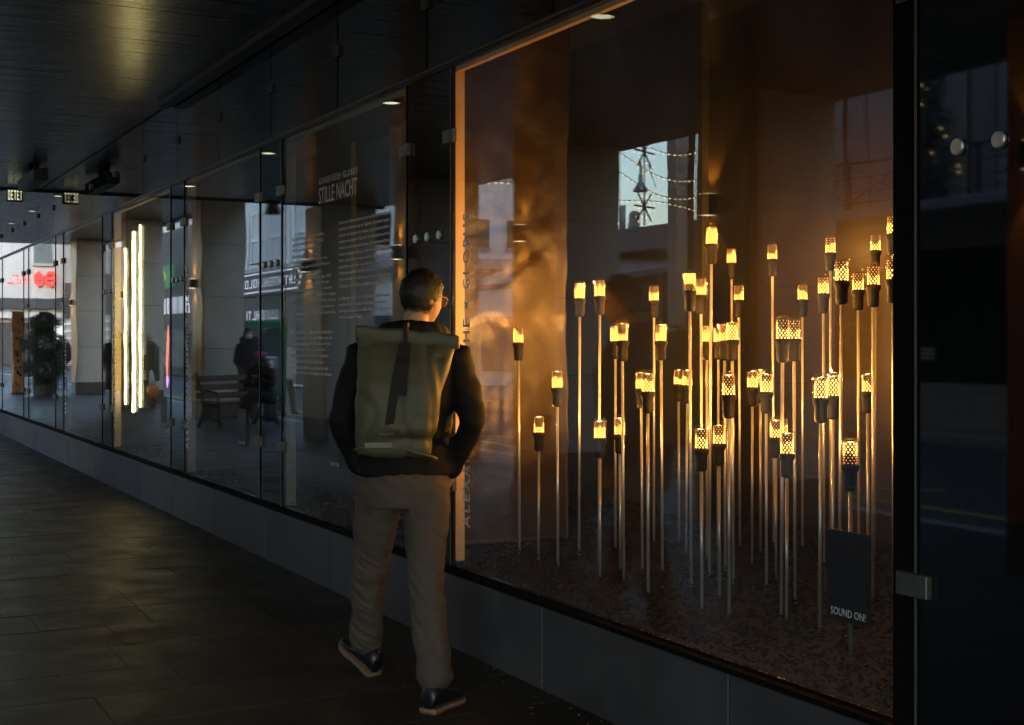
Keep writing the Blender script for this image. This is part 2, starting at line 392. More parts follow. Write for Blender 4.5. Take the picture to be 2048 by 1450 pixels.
MB().box(-5.25, -5.1, YC + .04, 43, CZ2 - .04, CZ2 + .6).build('fascia', M['black_frame'], cl)
tr = MB().box(-.13, -.02, 2.0, 11.9, CZ - .05, CZ - .004).build('ceiling_trim', M['edge'], cl)

# ------------------------------------------------------------------ the store front
SILL, HEAD = .40, 2.88
SEG = [('w', -4.2, -1.5), ('p', -1.5, -.9), ('w', -.9, 2.30), ('p', 2.30, 2.92), ('w', 2.92, 6.10), ('p', 6.10, 6.67), ('w', 6.67, 8.81), ('p', 8.81, 9.305), ('w', 9.305, 11.475), ('p', 11.475, 11.96),
       ('w', 11.96, 14.56), ('p', 14.56, 15.08), ('w', 15.08, 17.6), ('p', 17.6, 18.2), ('w', 18.2, 20.6), ('p', 20.6, 21.1), ('w', 21.1, 23.6), ('p', 23.6, 24.1), ('w', 24.1, 26.6), ('p', 26.6, 27.1)]
sf = thing('store_front', 'long dark glass department store front with tall display windows above a granite plinth', 'store front')
y = -4.2; i = 0
while y < 27.1:
    w = min(1.33, 27.1 - y)
    MB().bbox(-.035, .25, y + .003, y + w - .003, -.02, SILL - .045, .004).build('plinth_slab', M['granite'], sf); y += w
MB().box(-.03, .2, -4.2, 27.1, SILL - .044, SILL - .028).build('sill_gasket', M['black_matte'], sf)
MB().box(-.045, -.0075, -4.2, 27.1, SILL - .028, SILL - .018).build('sill_rail', M['black_matte'], sf)
MB().box(-.0075, .019, -4.2, 27.1, SILL - .028, SILL - .009).build('sill_channel', M['black_matte'], sf)
MB().box(-.012, .06, -4.2, 27.1, HEAD - .004, HEAD + .035).build('head_rail', M['black_frame'], sf)
MB().box(-.02, -.012, -4.2, 27.1, HEAD + .012, HEAD + .024).build('head_trim', M['edge'], sf)
clamp_m = MB().bbox(-.03, -.006, -.062, .062, -.034, .034, .003).box(-.0315, -.03, -.004, .004, .014, .020).box(-.0315, -.03, -.004, .004, -.020, -.014).mesh('clamp'); clamp_m.materials.append(M['steel'])
disc_m = MB().loft([[(-x_, r * math.cos(a), r * math.sin(a)) for a in (2 * math.pi * k / 24 for k in range(24))] for x_, r in ((.004, .0235), (.012, .0235), (.015, .021))]).mesh('fixing_disc'); disc_m.materials.append(M['disc'])
panes = {}
for k, a, b in SEG:
    if k == 'p':
        o = MB().box(-.006, .006, a + .006, b - .006, SILL - .008, HEAD - .006).build('dark_panel', M['black_glass'], sf)
        MB().box(.007, .05, a + .07, b, SILL - .008, HEAD - .006).build('panel_backing', M['black_frame'], sf)
        for e in (-.147, 0, .147): piece('fixing_disc', disc_m, o, (-.004, (a + b) / 2 + e, 2.045))
    else:
        o = MB().box(-.006, .006, a + .010, b - .010, SILL - .008, HEAD - .006).build('window_pane', M['glass'], sf); panes[a] = o
    for zc in (.80, 2.525): piece('clamp', clamp_m, sf, (0, b, zc))
    MB().box(-.011, .012, b - .0095, b + .0055, SILL - .008, HEAD - .006).build('joint_seal', M['black_matte'], sf)
    MB().box(-.0135, -.0111, b - .006, b + .002, SILL - .008, HEAD - .006).build('glass_edge', M['edge'], sf)
y = -1.58 - 1.33 * 2
while y < 26:
    o = MB().box(-.006, .006, y + .010, y + 1.33 - .010, HEAD + .037, (CZ if y < YC else CZ2) - .01).build('upper_panel', M['black_glass'], sf)
    piece('clamp', clamp_m, o, (0, y + 1.33, 3.26), (1, .55, .9))
    y += 1.33
MB().box(.012, .05, -4.2, 27.1, HEAD + .037, CZ2 + .4).build('upper_backing', M['black_frame'], sf)
MB().box(-5.09, 18, -40, 43, CZ2 + .51, 17).build('upper_storeys', M['grey_wall'], sf)
# window 1: black border printed on the glass edge, cream reveal frame with bulb glow in its colour
MB().box(-.0095, -.0065, 2.93, 3.012, SILL - .008, HEAD - .006).build('black_border', M['black_matte'], sf)
def reveal(a, b, jamb=.075, fm=None):
    fm = fm or M['cream_frame']
    MB().box(.016, jamb, b - .012, b + .03, SILL, HEAD - .006).build('reveal_strip', fm, sf)
    MB().box(.016, jamb * .5, a, b - .012, HEAD - .030, HEAD - .006).build('reveal_strip', fm, sf)
M['dull_frame'] = mat('dull_frame', (.30, .28, .22), .7, noise_amt=.08, nscale=3)  # darker copy for strips in dim windows, shade put into the colour
reveal(3.0, 6.162, .09)
for a, b in ((6.67, 8.81), (9.305, 11.475), (11.96, 14.56), (15.08, 17.6), (18.2, 20.6)): reveal(a, b - .01, .085, M['cream_frame'] if a == 11.96 else M['dull_frame'])
# interior of the display
MB().box(.02, 6, -4.2, 27.1, -.1, SILL - .012).build('display_floor', M['soil'], sf)
MB().box(2.45, 2.5, 2.2, 6.9, SILL - .012, CZ + .02).build('back_wall', M['wall_in'], sf)
MB().box(2.1, 2.15, 6.92, 12.0, SILL - .012, CZ + .02).build('back_wall', M['wall_dark'], sf)
MB().box(.08, 2.45, 2.2, 2.25, SILL - .012, CZ + .02).build('side_wall', M['wall_in'], sf)
MB().box(.055, 2.45, -4.2, 27.1, CZ + .021, CZ + .1).build('display_ceiling', M['wall_dark'], sf)
MB().box(.055, 1.2, 11.70, 11.74, SILL - .012, CZ + .02).build('side_wall', M['wall_dark'], sf)
MB().box(1.2, 1.25, 11.70, 27.1, SILL - .012, CZ + .02).build('back_wall', M['wall_dark'], sf)
MB().box(1.4, 1.45, -4.2, 2.2, SILL - .012, CZ + .02).build('back_wall', M['wall_dark'], sf)
MB().box(.75, .79, 6.9, 8.75, SILL - .01, 3.0).build('grey_backing', M['grey_backing'], sf)
MB().box(.75, .79, 9.5, 11.4, SILL - .01, 3.0).build('grey_backing', M['wall_dark'], sf)
for yy in (14.8, 17.9, 20.85, 23.85):
    MB().box(.055, 1.2, yy - .02, yy + .02, SILL - .012, CZ + .02).build('side_wall', M['wall_dark'], sf)
MB().box(2.6, 2.7, -4.2, 27.1, SILL - .012, CZ + .3).build('rear_wall', M['wall_dark'], sf)
MB().box(.06, 2.6, 27.1, 27.2, -.1, CZ + .3).build('end_wall', M['wall_dark'], sf)
MB().box(.06, 2.6, -4.3, -4.2, -.1, CZ + .3).build('end_wall', M['wall_dark'], sf)
MB().box(.056, 2.6, -4.2, 27.1, CZ + .11, CZ + .2).build('roof_slab', M['wall_dark'], sf)
# seams and tucks of the paper lining on the back wall
for yy in (3.35, 4.55, 5.6):
    MB().tube([(2.446, yy + .02 * math.sin(zc * 3 + yy), zc) for zc in [SILL + .1 * q for q in range(32)]], .006, 5).build('lining_seam', M['wall_in'], sf)

# ------------------------------------------------------------------ lettering on the glass
XL = -.0085
text('lettering', 'ALEXANDER GIESCHE \u00d7 GLOBUS', M['white_print'], panes[2.92], (XL, 5.885, .60), .1, 'up', spacing=1.25, length=1.53, height=.080, fatten=.002)
text('lettering', 'STILLE NACHT', M['white_print'], panes[6.67], (XL, 8.064, 2.365), .1, length=.668, height=.102, fatten=.001)
text('lettering', 'ALEXANDER GIESCHE \u00d7', M['white_print'], panes[6.67], (XL, 8.064, 2.487), .05, length=.41, height=.040)
text('lettering', 'GLOBUS', M['white_print'], panes[6.67], (XL, 7.63, 2.487), .05, spacing=1.3, length=.235, height=.040, fatten=.001)
LEFT = ['Jahre nach dem \u00abJahr ohne Sommer\u00bb fand', 'ein Klimaforscher eine erste Erkl\u00e4rung', 'f\u00fcr die Klimaver\u00e4nderung auf der', 'Erde: den Tambora Vulkanausbruch.', 'Tambora liegt auf der Insel Sumbawa im heu-', 'tigen Indonesien, geschah mit einer St\u00e4rke von', 'sieben und war der gr\u00f6sste Ausbruch', 'der Menschheit und forderte vor Ort \u00fcber 10\u2019000', 'Tote. Die Eruption wurden ungef\u00e4hr 150 Kubik-', 'kilometer Asche ausgespuckt. Die Aerosolpartikel', 'stiegen in die Atmosph\u00e4re, verteilten sich und legten', 'sich wie ein Schleier um den gesamten Erdball. Die durch', 'Staub niedrige Abk\u00fchlung des Weltklimas hielt noch', 'bis 1819 an. Mitverantwortlich trug er auch zu den feuchten', 'Sommern jener Zeit bei.']
RIGHT = ['      Durch den Vulkanausbruch kam es jahrzehntelang zu', 'merklichen Ver\u00e4nderungen im Tageslicht. Besonders ausge-', 'pr\u00e4gt war dies abends und morgens, da die Sonnenstrahlen', 'auf ihrem dann l\u00e4ngeren Weg durch die Atmosph\u00e4re auf eine', 'Vielzahl von Aerosolpartikel stiessen. Die biedermeierlichen', 'Sonnenunterg\u00e4nge in Europa waren von nie dagewesener', 'Pracht - in allen Schattierungen von Rot, Orange und Violett,', 'gelegentlich auch in Blau- und Gr\u00fcnt\u00f6nen. Die grandiosen', 'Abendstimmungen der Gem\u00e4lde und Aquarelle von William', 'Turner sowie die Landschaftsimpressionen von Caspar David', 'Friedrich wurden davon sichtlich beeinflusst.', '', '      Im selben Jahr schrieb der Hilfspfarrer Joseph Mohr ge-', 'meinsam mit dem Organisten Franz Xaver Gruber im', 'Dorf bei Salzburg das Lied \u00abStille Nacht, heilige Nacht!\u00bb', 'wurde der tragende Gesang']
LOW = ['Diese Installation widmet sich Sch\u00f6nheit', 'und Licht, ein Moment der Stille und der', 'Sonnenunterg\u00e4nge, die bis heute in den', 'Gem\u00e4lden jener Zeit zu sehen sind', 'und lange nach dem Ausbruch leuchten', 'Das Licht verbindet Schaufenster', 'und l\u00e4sst die Nacht auch hier in der', 'Winter 1816 bis in die Gegenwart hinein']
def block(lines, y0, z0, dz, size, width):      # small print, slightly bold
    for i, ln in enumerate(lines):
        if ln: 
            w = width * min(1.0, len(ln) / 52.0)
            text('text_line', ln, M['white_print'], panes[6.67], (XL, y0, z0 - i * dz), size, length=w, height=size, fatten=.0007)
block(LEFT, 8.58, 2.165, .0378, .024, .82)
block(LOW, 8.62, 1.555, .0378, .024, 1.05)
block(RIGHT, 7.706, 2.205, .0378, .024, .80)
for a, yy in ((9.305, 11.33), (11.96, 14.38), (15.08, 17.4)):
    text('lettering', 'ALEXANDER GIESCHE \u00d7 GLOBUS', M['white_print'], panes[a], (XL, yy, .60), .1, 'up', spacing=1.25, length=1.53, height=.080, fatten=.002)
# black stickers; the printed code itself is left blank
def sticker(a, y0, z0, w, h):
    o = MB().box(-.0085, -.0065, y0 - w, y0, z0, z0 + h).build('sticker', M['black_print'], panes[a])
    o['label'] = 'plain black sticker with the words SOUND ON along its foot'
    text('lettering', 'SOUND ON!', M['white_print'], o, (-.0095, y0 - w * .10, z0 + h * .055), .03, length=w * .80, height=h * .085)
M['sticker_grey'] = mat('sticker_grey', (.12, .12, .125), .6, noise_amt=.05)
sticker(2.92, 3.305, .637, .195, .281)
sticker(6.67, 7.88, .735, .20, .26)
sticker(9.305, 9.86, .735, .215, .275)
sticker(11.96, 12.33, .735, .215, .275)

# ------------------------------------------------------------------ bark mulch bed
mb = MB(); rr = random.Random(3)
def chip(x, y, z, l, w, a, t):
    ca, sa = math.cos(a), math.sin(a); dx, dy = ca * l, sa * l; nx, ny = -sa * w, ca * w
    mb.add([(x - dx, y - dy, z), (x + nx, y + ny, z + t * .4), (x + dx, y + dy, z + t), (x - nx, y - ny, z + t * .2), (x, y, z - .006)], [(0, 3, 2, 1), (0, 1, 4), (1, 2, 4), (2, 3, 4), (3, 0, 4)])
for _ in range(15000):
    x = .025 + 2.4 * rr.random() ** 1.2; y = rr.uniform(2.35, 8.7)
    zz_ = SILL - .008 + .035 * noise.noise(Vector((x * 2.2, y * 2.2, 0))) * min(1, x * 2) + .02 * rr.random()
    chip(x, y, zz_, rr.uniform(.008, .026), rr.uniform(.003, .008), rr.uniform(0, 6.28), rr.uniform(-.012, .018))
for _ in range(2500):
    chip(.03 + .6 * rr.random() ** 1.5, rr.uniform(8.7, 18), SILL - .008 + .02 * rr.random(), rr.uniform(.01, .03), rr.uniform(.004, .01), rr.uniform(0, 6.28), rr.uniform(-.01, .02))
o = mb.build('bark_mulch', M['chip']); o['kind'] = 'stuff'; o['label'] = 'dark brown bark mulch spread over the display window floor'; o['category'] = 'mulch'

# ------------------------------------------------------------------ hanging sheet at the left of window 1
def sheet(x0, x1, z0, z1, yf, nx=46, nz=110):
    b = MB(); vs_ = []
    for side in (0, 1):
        for j in range(nz + 1):
            for i in range(nx + 1):
                x = x0 + (x1 - x0) * i / nx; z_ = z0 + (z1 - z0) * j / nz
                vs_.append((x + .010 * math.sin(z_ * 2.3) * (i / nx), yf(x, z_) + side * .003, z_))
    n1 = (nx + 1) * (nz + 1); fs = []
    for j in range(nz):
        for i in range(nx):
            a = j * (nx + 1) + i; q = (a, a + 1, a + nx + 2, a + nx + 1); fs.append(q); fs.append(tuple(n1 + k for k in reversed(q)))
    def rim(l):
        for p_, q_ in zip(l, l[1:]): fs.append((p_, n1 + p_, n1 + q_, q_))
    rim([j * (nx + 1) for j in range(nz + 1)]); rim([j * (nx + 1) + nx for j in range(nz, -1, -1)]); rim([nz * (nx + 1) + i for i in range(nx + 1)]); rim(list(range(nx, -1, -1)))
    b.add(vs_, fs); return b
def fold(x, z_):
    q = .045 * noise.noise(Vector((x * 3.5, z_ * 1.4, 1.7))) + .022 * abs(noise.noise(Vector((x * 4 + z_ * 2, z_ * 3 - x * 2, 8)))) + .012 * noise.noise(Vector((x * 9, z_ * 5, 4)))
    for ax, az, bx, bz, amp in ((.12, 2.05, .80, 2.20, .012), (.35, 1.75, .84, 2.12, .018), (.10, 1.05, .75, 1.45, .012), (.15, .9, .6, 1.05, .010), (.4, 2.3, .8, 1.9, .012)):
        dx, dz = bx - ax, bz - az; L = math.hypot(dx, dz); t = ((x - ax) * dx + (z_ - az) * dz) / L / L; d = abs((x - ax) * dz - (z_ - az) * dx) / L
        if -.1 < t < 1.1: q += amp * max(0, 1 - d / .025) * math.sin(min(1, max(0, t)) * math.pi)
    return 6.48 + q
hs = sheet(.03, .88, SILL + .02, 3.40, fold).build('hanging_sheet', M['drape'], smooth=True)
tag(hs, 'crinkled amber paper sheet hanging inside the lit window beside the bulbs', 'sheet')
# crumpled lining paper at the back right
def fold2(x, z_):
    return 0.09 * noise.noise(Vector((x * 1.6, z_ * 1.3, 9))) + .04 * noise.noise(Vector((x * 5, z_ * 4, 2))) + .03 * abs(noise.noise(Vector((x * 3 + z_, z_ * 3, 7))))
b = sheet(3.0, 5.1, SILL + .02, 2.55, fold2, 70, 80)
b.v = [(2.40 + q[1] * .8 - .05, q[0], q[2]) for q in b.v]
b.f = [tuple(reversed(f)) for f in b.f]
o = b.build('lining_sheet', drape_mat('lining', (.26, .155, .06, 1)), smooth=True); tag(o, 'crumpled amber lining sheet at the back right behind the bulbs', 'sheet')  # brighter than the drape so the colour itself carries the glow around the bulbs

# ------------------------------------------------------------------ bulbs on rods
BULBS = [(0.472, 6.278, 1.405), (0.469, 6.067, 0.944), (0.462, 5.852, 1.18), (0.727, 6.096, 1.635), (0.695, 5.843, 1.639), (0.475, 5.471, 0.953), (1.031, 6.225, 1.411), (0.696, 5.641, 0.952), (0.503, 5.305, 1.413), (0.791, 5.591, 1.178), (0.429, 4.987, 1.188), (1.337, 6.311, 1.639), (0.855, 5.509, 1.412), (1.43, 6.201, 1.173), (1.251, 5.878, 1.179), (0.722, 5.079, 1.641), (0.444, 4.607, 0.964), (1.102, 5.528, 1.642), (1.291, 5.746, 1.409), (0.934, 5.232, 1.871), (1.587, 6.057, 1.407), (0.665, 4.786, 0.965), (1.091, 5.318, 1.413), (0.471, 4.455, 1.191), (1.896, 6.336, 1.866), (0.893, 4.99, 1.416), (1.689, 5.991, 1.638), (1.353, 5.449, 1.179), (1.6, 5.696, 1.181), (0.934, 4.803, 1.184), (1.861, 5.914, 1.863), (1.163, 5.022, 0.96), (0.632, 4.324, 1.418), (1.704, 5.642, 0.923), (0.566, 4.21, 0.967), (0.879, 4.538, 1.42), (1.972, 5.807, 1.639), (0.609, 4.064, 1.19), (1.549, 5.136, 1.643), (1.94, 5.541, 1.879), (0.843, 4.261, 1.187), (1.94, 5.519, 1.168), (0.827, 4.203, 1.652), (0.444, 3.703, 0.97), (1.507, 4.843, 1.65), (1.36, 4.621, 1.184), (1.163, 4.375, 1.649), (2.096, 5.381, 1.887), (1.54, 4.652, 1.899), (0.942, 4.014, 1.653)]
rod_m = MB().lathe([(.0068, 0), (.0068, 1)], 12).mesh('rod', True); rod_m.materials.append(M['rod'])
sock_m = MB().lathe([(.010, 0), (.020, .003), (.0235, .010), (.0245, .03), (.0245, .066), (.027, .070), (.031, .080), (.0325, .090), (.031, .094), (.012, .095)], 20).mesh('socket', True); sock_m.materials.append(M['socket'])
bg_m = MB().lathe([(.029, .0935), (.0315, .100), (.0315, .16), (.0305, .178), (.027, .1865), (.019, .1905), (.008, .1925), (.0005, .193)], 20).mesh('bulb_glass', True); bg_m.materials.append(M['bulb_glass'])
NR, NC = 8, 10
def leds(kind, lit):
    b = MB(); rr = random.Random(kind * 7 + 1)
    for r in range(NR):
        for c in range(NC):
            a = 2 * math.pi * (c + .5 * (r % 2)) / NC; t = r / (NR - 1.0)
            edge = {0: .58 + .14 * math.cos(a + 1), 1: .72 + .30 * math.cos(a + 2.2), 2: .46 + .10 * math.cos(a), 3: 2}[kind]
            on = t < edge + rr.uniform(-.07, .07)
            if kind == 3: on = t > .38 + .12 * math.cos(a + 1) + rr.uniform(-.07, .07)
            if on != lit: continue
            q = Vector((.0232 * math.cos(a), .0232 * math.sin(a), .1015 + .0097 * r)); rad = .0036 if lit else .0027
            n = Vector((math.cos(a), math.sin(a), 0)); tv = Vector((-n.y, n.x, 0)); up = Vector((0, 0, 1))
            b.add([q + tv * rad, q + up * rad, q - tv * rad, q - up * rad, q + n * rad * .7, q - n * rad * .7], [(0, 1, 4), (1, 2, 4), (2, 3, 4), (3, 0, 4), (1, 0, 5), (2, 1, 5), (3, 2, 5), (0, 3, 5)])
    m = b.mesh('led_lights'); m.materials.append(M['led'] if lit else M['led_dim']); return m
LED = [(leds(k, True), leds(k, False)) for k in range(4)]
core_m = MB().lathe([(.0215, .092), (.0215, .1735), (.019, .176), (.003, .1765)], 18)
core_m = core_m.mesh('led_stem'); core_m.materials.append(M['led_core'])
ORD = ['leftmost', 'second', 'third', 'fourth', 'fifth', 'sixth', 'seventh', 'eighth', 'ninth', 'tenth', 'eleventh', 'twelfth', 'thirteenth', 'fourteenth', 'fifteenth', 'sixteenth', 'seventeenth', 'eighteenth', 'nineteenth', 'twentieth']
ORD += ['twenty-' + q for q in ['first'] + ORD[1:9]] + ['thirtieth'] + ['thirty-' + q for q in ['first'] + ORD[1:9]] + ['fortieth'] + ['forty-' + q for q in ['first'] + ORD[1:9]] + ['rightmost']
GZ = SILL - .005
bl = bpy.data.lights.new('bulb_light', 'POINT'); bl.energy = LAMP_BULB; bl.color = (1, .44, .09); bl.shadow_soft_size = .007
# the LEDs sit on an upright cylinder, so the lamp shines sideways rather than up
bl.use_nodes = True; _t = bl.node_tree; _e = _t.nodes['Emission']
_c = _t.nodes.new('ShaderNodeTexCoord'); _s = _t.nodes.new('ShaderNodeSeparateXYZ'); _t.links.new(_c.outputs['Normal'], _s.inputs[0])
_m1 = _t.nodes.new('ShaderNodeMath'); _m1.operation = 'MULTIPLY'; _t.links.new(_s.outputs[2], _m1.inputs[0]); _t.links.new(_s.outputs[2], _m1.inputs[1])
_m2 = _t.nodes.new('ShaderNodeMath'); _m2.operation = 'SUBTRACT'; _m2.inputs[0].default_value = 1.0; _t.links.new(_m1.outputs[0], _m2.inputs[1])
_m3 = _t.nodes.new('ShaderNodeMath'); _m3.operation = 'POWER'; _m3.inputs[1].default_value = 3.5; _t.links.new(_m2.outputs[0], _m3.inputs[0])
_t.links.new(_m3.outputs[0], _e.inputs['Strength'])
for i, (x, y, z_) in enumerate(BULBS):
    lvl = 'lowest' if z_ < 1.05 else 'low' if z_ < 1.3 else 'middle' if z_ < 1.5 else 'tall' if z_ < 1.75 else 'tallest'
    dep = 'by the glass' if x < .7 else 'mid bed' if x < 1.4 else 'by the back wall'
    t = thing('bulb_stake', f'amber bulb on {lvl} rod {dep}, {ORD[i]} bulb from the left', 'bulb stake', (x, y, GZ), random.uniform(0, 6.28), 'glowing bulbs on steel rods')
    t.rotation_euler = (random.uniform(-.007, .007), random.uniform(-.007, .007), t.rotation_euler[2])
    h = z_ - GZ
    piece('rod', rod_m, t, (0, 0, -.05), (1, 1, h + .055))
    s_ = piece('socket', sock_m, t, (0, 0, h))
    tilt = (random.uniform(-.03, .03), random.uniform(-.03, .03), 0)
    kind = 3 if i in (15, 43) else random.choice((0, 0, 0, 1, 1, 2)) if i not in (13, 14) else 2
    piece('bulb_glass', bg_m, t, (0, 0, h)); piece('led_stem', core_m, t, (0, 0, h))
    piece('led_lights', LED[kind][0], t, (0, 0, h)); piece('led_lights', LED[kind][1], t, (0, 0, h))
    l = bpy.data.objects.new('bulb_light', bl); COL.objects.link(l); l.parent = t; l.location = (0, 0, h + .1835)

# ------------------------------------------------------------------ light tubes in the fourth window
tl_ = thing('light_tubes', 'bundle of tall glowing white light tubes hanging in the far display window', 'light tubes', (.10, 13.9, SILL))
for j, (dy, dx, z0, z1, r) in enumerate(((.50, .0, .46, 2.08, .011), (.09, .0, .40, 2.22, .017), (-.21, .0, .46, 2.27, .011))):
    pts = []; n = 40
    for k in range(n + 1):
        zc = z0 + (z1 - z0) * k / n
        pts.append((dx + .008 * noise.noise(Vector((j * 5, zc * 4, 0))), dy + .014 * noise.noise(Vector((j * 9, zc * 5, 3))), zc))
    MB().tube(pts, [r * (1 + .22 * noise.noise(Vector((j, zc[2] * 9, 1)))) for zc in pts], 8, True).build('light_tube', M['tube_light'], tl_, True)
    MB().tube([pts[-1], (dx, dy, 3.1)], .004, 5).build('cord', M['cord'], tl_)
nn = thing('neon_strand', 'thin twisted red and pink glowing strand in the far display window', 'light', (.12, 12.62, 1.1))  # emissive strand standing in for a red streak on the glass
MB().tube([(0, .0, .05), (.0, .02, .2), (0, -.02, .42), (0, -.03, .56)], [.005, .012, .011, .004], 6).build('strand', M['neon'], nn, True)
MB().tube([(0, .01, -.02), (0, .0, .05), (0, .01, .1)], [.004, .013, .008], 6).build('strand', M['neon2'], nn, True)

# ------------------------------------------------------------------ ceiling fittings
dl = bpy.data.lights.new('downlight_lamp', 'SPOT'); dl.energy = LAMP_DOWN; dl.color = (1.0, .84, .40); dl.spot_size = R(100); dl.spot_blend = .6; dl.shadow_soft_size = .05
ring_m = MB().lathe([(.095, 0), (.095, -.012), (.075, -.012), (.07, 0.0)], 28).mesh('ring', True); ring_m.materials.append(M['black_frame'])
lens_m = MB().lathe([(.0695, -.004), (.0695, -.007)], 28).mesh('lens'); lens_m.materials.append(M['down_lens'])
names = ['behind the camera', 'above the walking man', 'next past the walking man', 'over the text window', 'by the far bench windows', 'before the light tubes', 'past the light tubes', 'at the far sign', 'beyond the far sign', 'at the distant columns', 'farthest along the passage']
for i, yy in enumerate([.35 + 3.55 * k for k in range(11)]):
    t = thing('downlight', 'round recessed ceiling downlight ' + names[i], 'downlight', (-1.7, yy, CZ if yy < YC else CZ2), 0, 'ceiling downlights')
    piece('ring', ring_m, t, (0, 0, 0)); piece('lens', lens_m, t, (0, 0, 0))
    l = bpy.data.objects.new('downlight_lamp', dl); COL.objects.link(l); l.parent = t; l.location = (0, 0, -.03)
for i, (x, yy) in enumerate(((-2.75, 10.1), (-2.75, 17.2))):
    t = thing('sprinkler', ('small dark sprinkler head on the ceiling near the light streak', 'small dark sprinkler head farther along the ceiling')[i], 'sprinkler', (x, yy, CZ), 0, 'sprinklers')
    MB().lathe([(.028, 0), (.028, -.012), (.016, -.02), (.016, -.075), (.02, -.08)], 14).build('pipe', M['metal_dark'], t, True)
    MB().lathe([(.01, -.08), (.038, -.088), (.038, -.092), (.008, -.094)], 14).box(-.03, -.024, -.004, .004, -.088, -.05).box(.024, .03, -.004, .004, -.088, -.05).build('deflector', M['metal_dark'], t)
cm = thing('hanging_speaker', 'dark cone shaped speaker hanging under the passage ceiling by the bench', 'speaker', (-3.6, 20.4, CZ2))
MB().tube([(0, 0, 0), (0, 0, -.75)], .025, 8).build('stem', M['metal_dark'], cm)
MB().lathe([(.04, -.72), (.08, -.80), (.13, -.98), (.12, -1.0), (.03, -1.0)], 18).build('horn', M['metal_dark'], cm, True)
hsn = thing('hanging_sign', 'dark box sign hung from the ceiling far along the store front', 'sign', (-.42, 16.6, CZ))
MB().bbox(-.08, .08, 0, 1.4, -.20, -.06, .01).build('sign_box', M['black_frame'], hsn)
MB().box(-.03, .03, .35, .40, -.1, 0).box(-.03, .03, .75, .8, -.1, 0).build('hanger', M['metal_dark'], hsn)
ls = thing('lit_sign', 'small glowing lettered sign under the ceiling at the far left', 'sign', (-.37, 19.2, CZ))
MB().bbox(-.105, .105, .02, .10, -.21, -.04, .008).build('sign_box', M['black_frame'], ls)
o = strokes(5, 5, .19, .13).build('glowing_letters', M['sign_glow'], ls); o.rotation_euler = ROT_END; o.location = (-.095, .015, -.19)

# ------------------------------------------------------------------ columns of the arcade
sl = bpy.data.lights.new('column_lamp_light', 'SPOT'); sl.energy = LAMP_SCONCE; sl.color = (1, .78, .38); sl.spot_size = R(80); sl.spot_blend = .5; sl.shadow_soft_size = .02
pan = MB().bbox(-.5, .5, -.5, .5, -.5, .5, .012).mesh('stone_panel'); pan.materials.append(M['stone'])
CY = [2.82, 6.30, 9.79, 13.25, 16.72, 20.37, 27.4, 34.4, 41.6]
cw = ['nearest column, beside the camera', 'column opposite the right edge of the lit window', 'column opposite the lit window', 'column opposite the hanging sheet', 'column opposite the walking man', 'column nearest the bench on the camera side', 'column behind the bench', 'column behind the dark rubbish bin', 'column past the rubbish bin', 'column beside the potted conifer', 'farthest column of the passage']
for i, yf in enumerate(CY):
    ZT = CZ if yf < 22 else CZ2
    t = thing('stone_column', 'cream stone and brown wood ' + cw[i], 'column', (-4.1, yf - .42, 0), 0, 'passage columns')
    MB().box(-.82, -.03, -.39, .39, .0, ZT).build('core', M['base_dark'], t)
    MB().box(-.86, .01, -.43, .43, .0, .33).build('base', M['base_dark'], t)
    for q in range(4):
        zc = .335 + (ZT - .34) * (q + .5) / 4; hh = (ZT - .34) / 4 - .01
        for yy in (-.405, .405): piece('stone_panel', pan, t, (-.425, yy, zc), (.85, .03, hh))
        piece('stone_panel', pan, t, (-.836, 0, zc), (.03, .776, hh))
    MB().box(-.029, .012, -.423, .423, .335, ZT - .005).build('wood_panel', M['wood'], t)
    lamp = MB().bbox(.013, .13, .10, .22, 2.60, 2.78, .006).build('wall_lamp', M['black_frame'], t)
    MB().box(.025, .118, .112, .208, 2.596, 2.599).box(.025, .118, .112, .208, 2.781, 2.784).build('lens', M['lens'], lamp)
    if 0 < i < 9:
        for s2 in (0, 1):
            l = bpy.data.objects.new('column_lamp_light', sl); COL.objects.link(l); l.parent = lamp
            l.location = (.07, .16, 2.80 if s2 else 2.58); l.rotation_euler = (math.pi if s2 else 0, 0, 0)

# ------------------------------------------------------------------ buildings across the street
def window(parent, x, y0, y1, z0, z1, frame=M['wframe'], pane=M['pane'], mull=1, trans=.62, fw=.07):
    w = MB().box(x, x + .05, y0, y0 + fw, z0, z1).box(x, x + .05, y1 - fw, y1, z0, z1).box(x, x + .05, y0 + fw, y1 - fw, z0, z0 + fw).box(x, x + .05, y0 + fw, y1 - fw, z1 - fw, z1)
    for k in range(mull):
        yc = y0 + (y1 - y0) * (k + 1) / (mull + 1); w.box(x, x + .045, yc - fw / 2, yc + fw / 2, z0 + fw, z1 - fw)
    if trans:
        zc = z0 + (z1 - z0) * trans; w.box(x, x + .04, y0 + fw, y1 - fw, zc - fw / 2, zc + fw / 2)
    o = w.build('window', frame, parent)
    MB().box(x - .06, x - .02, y0 + fw * .5, y1 - fw * .5, z0 + fw * .5, z1 - fw * .5).build('pane', pane, o)
    return o
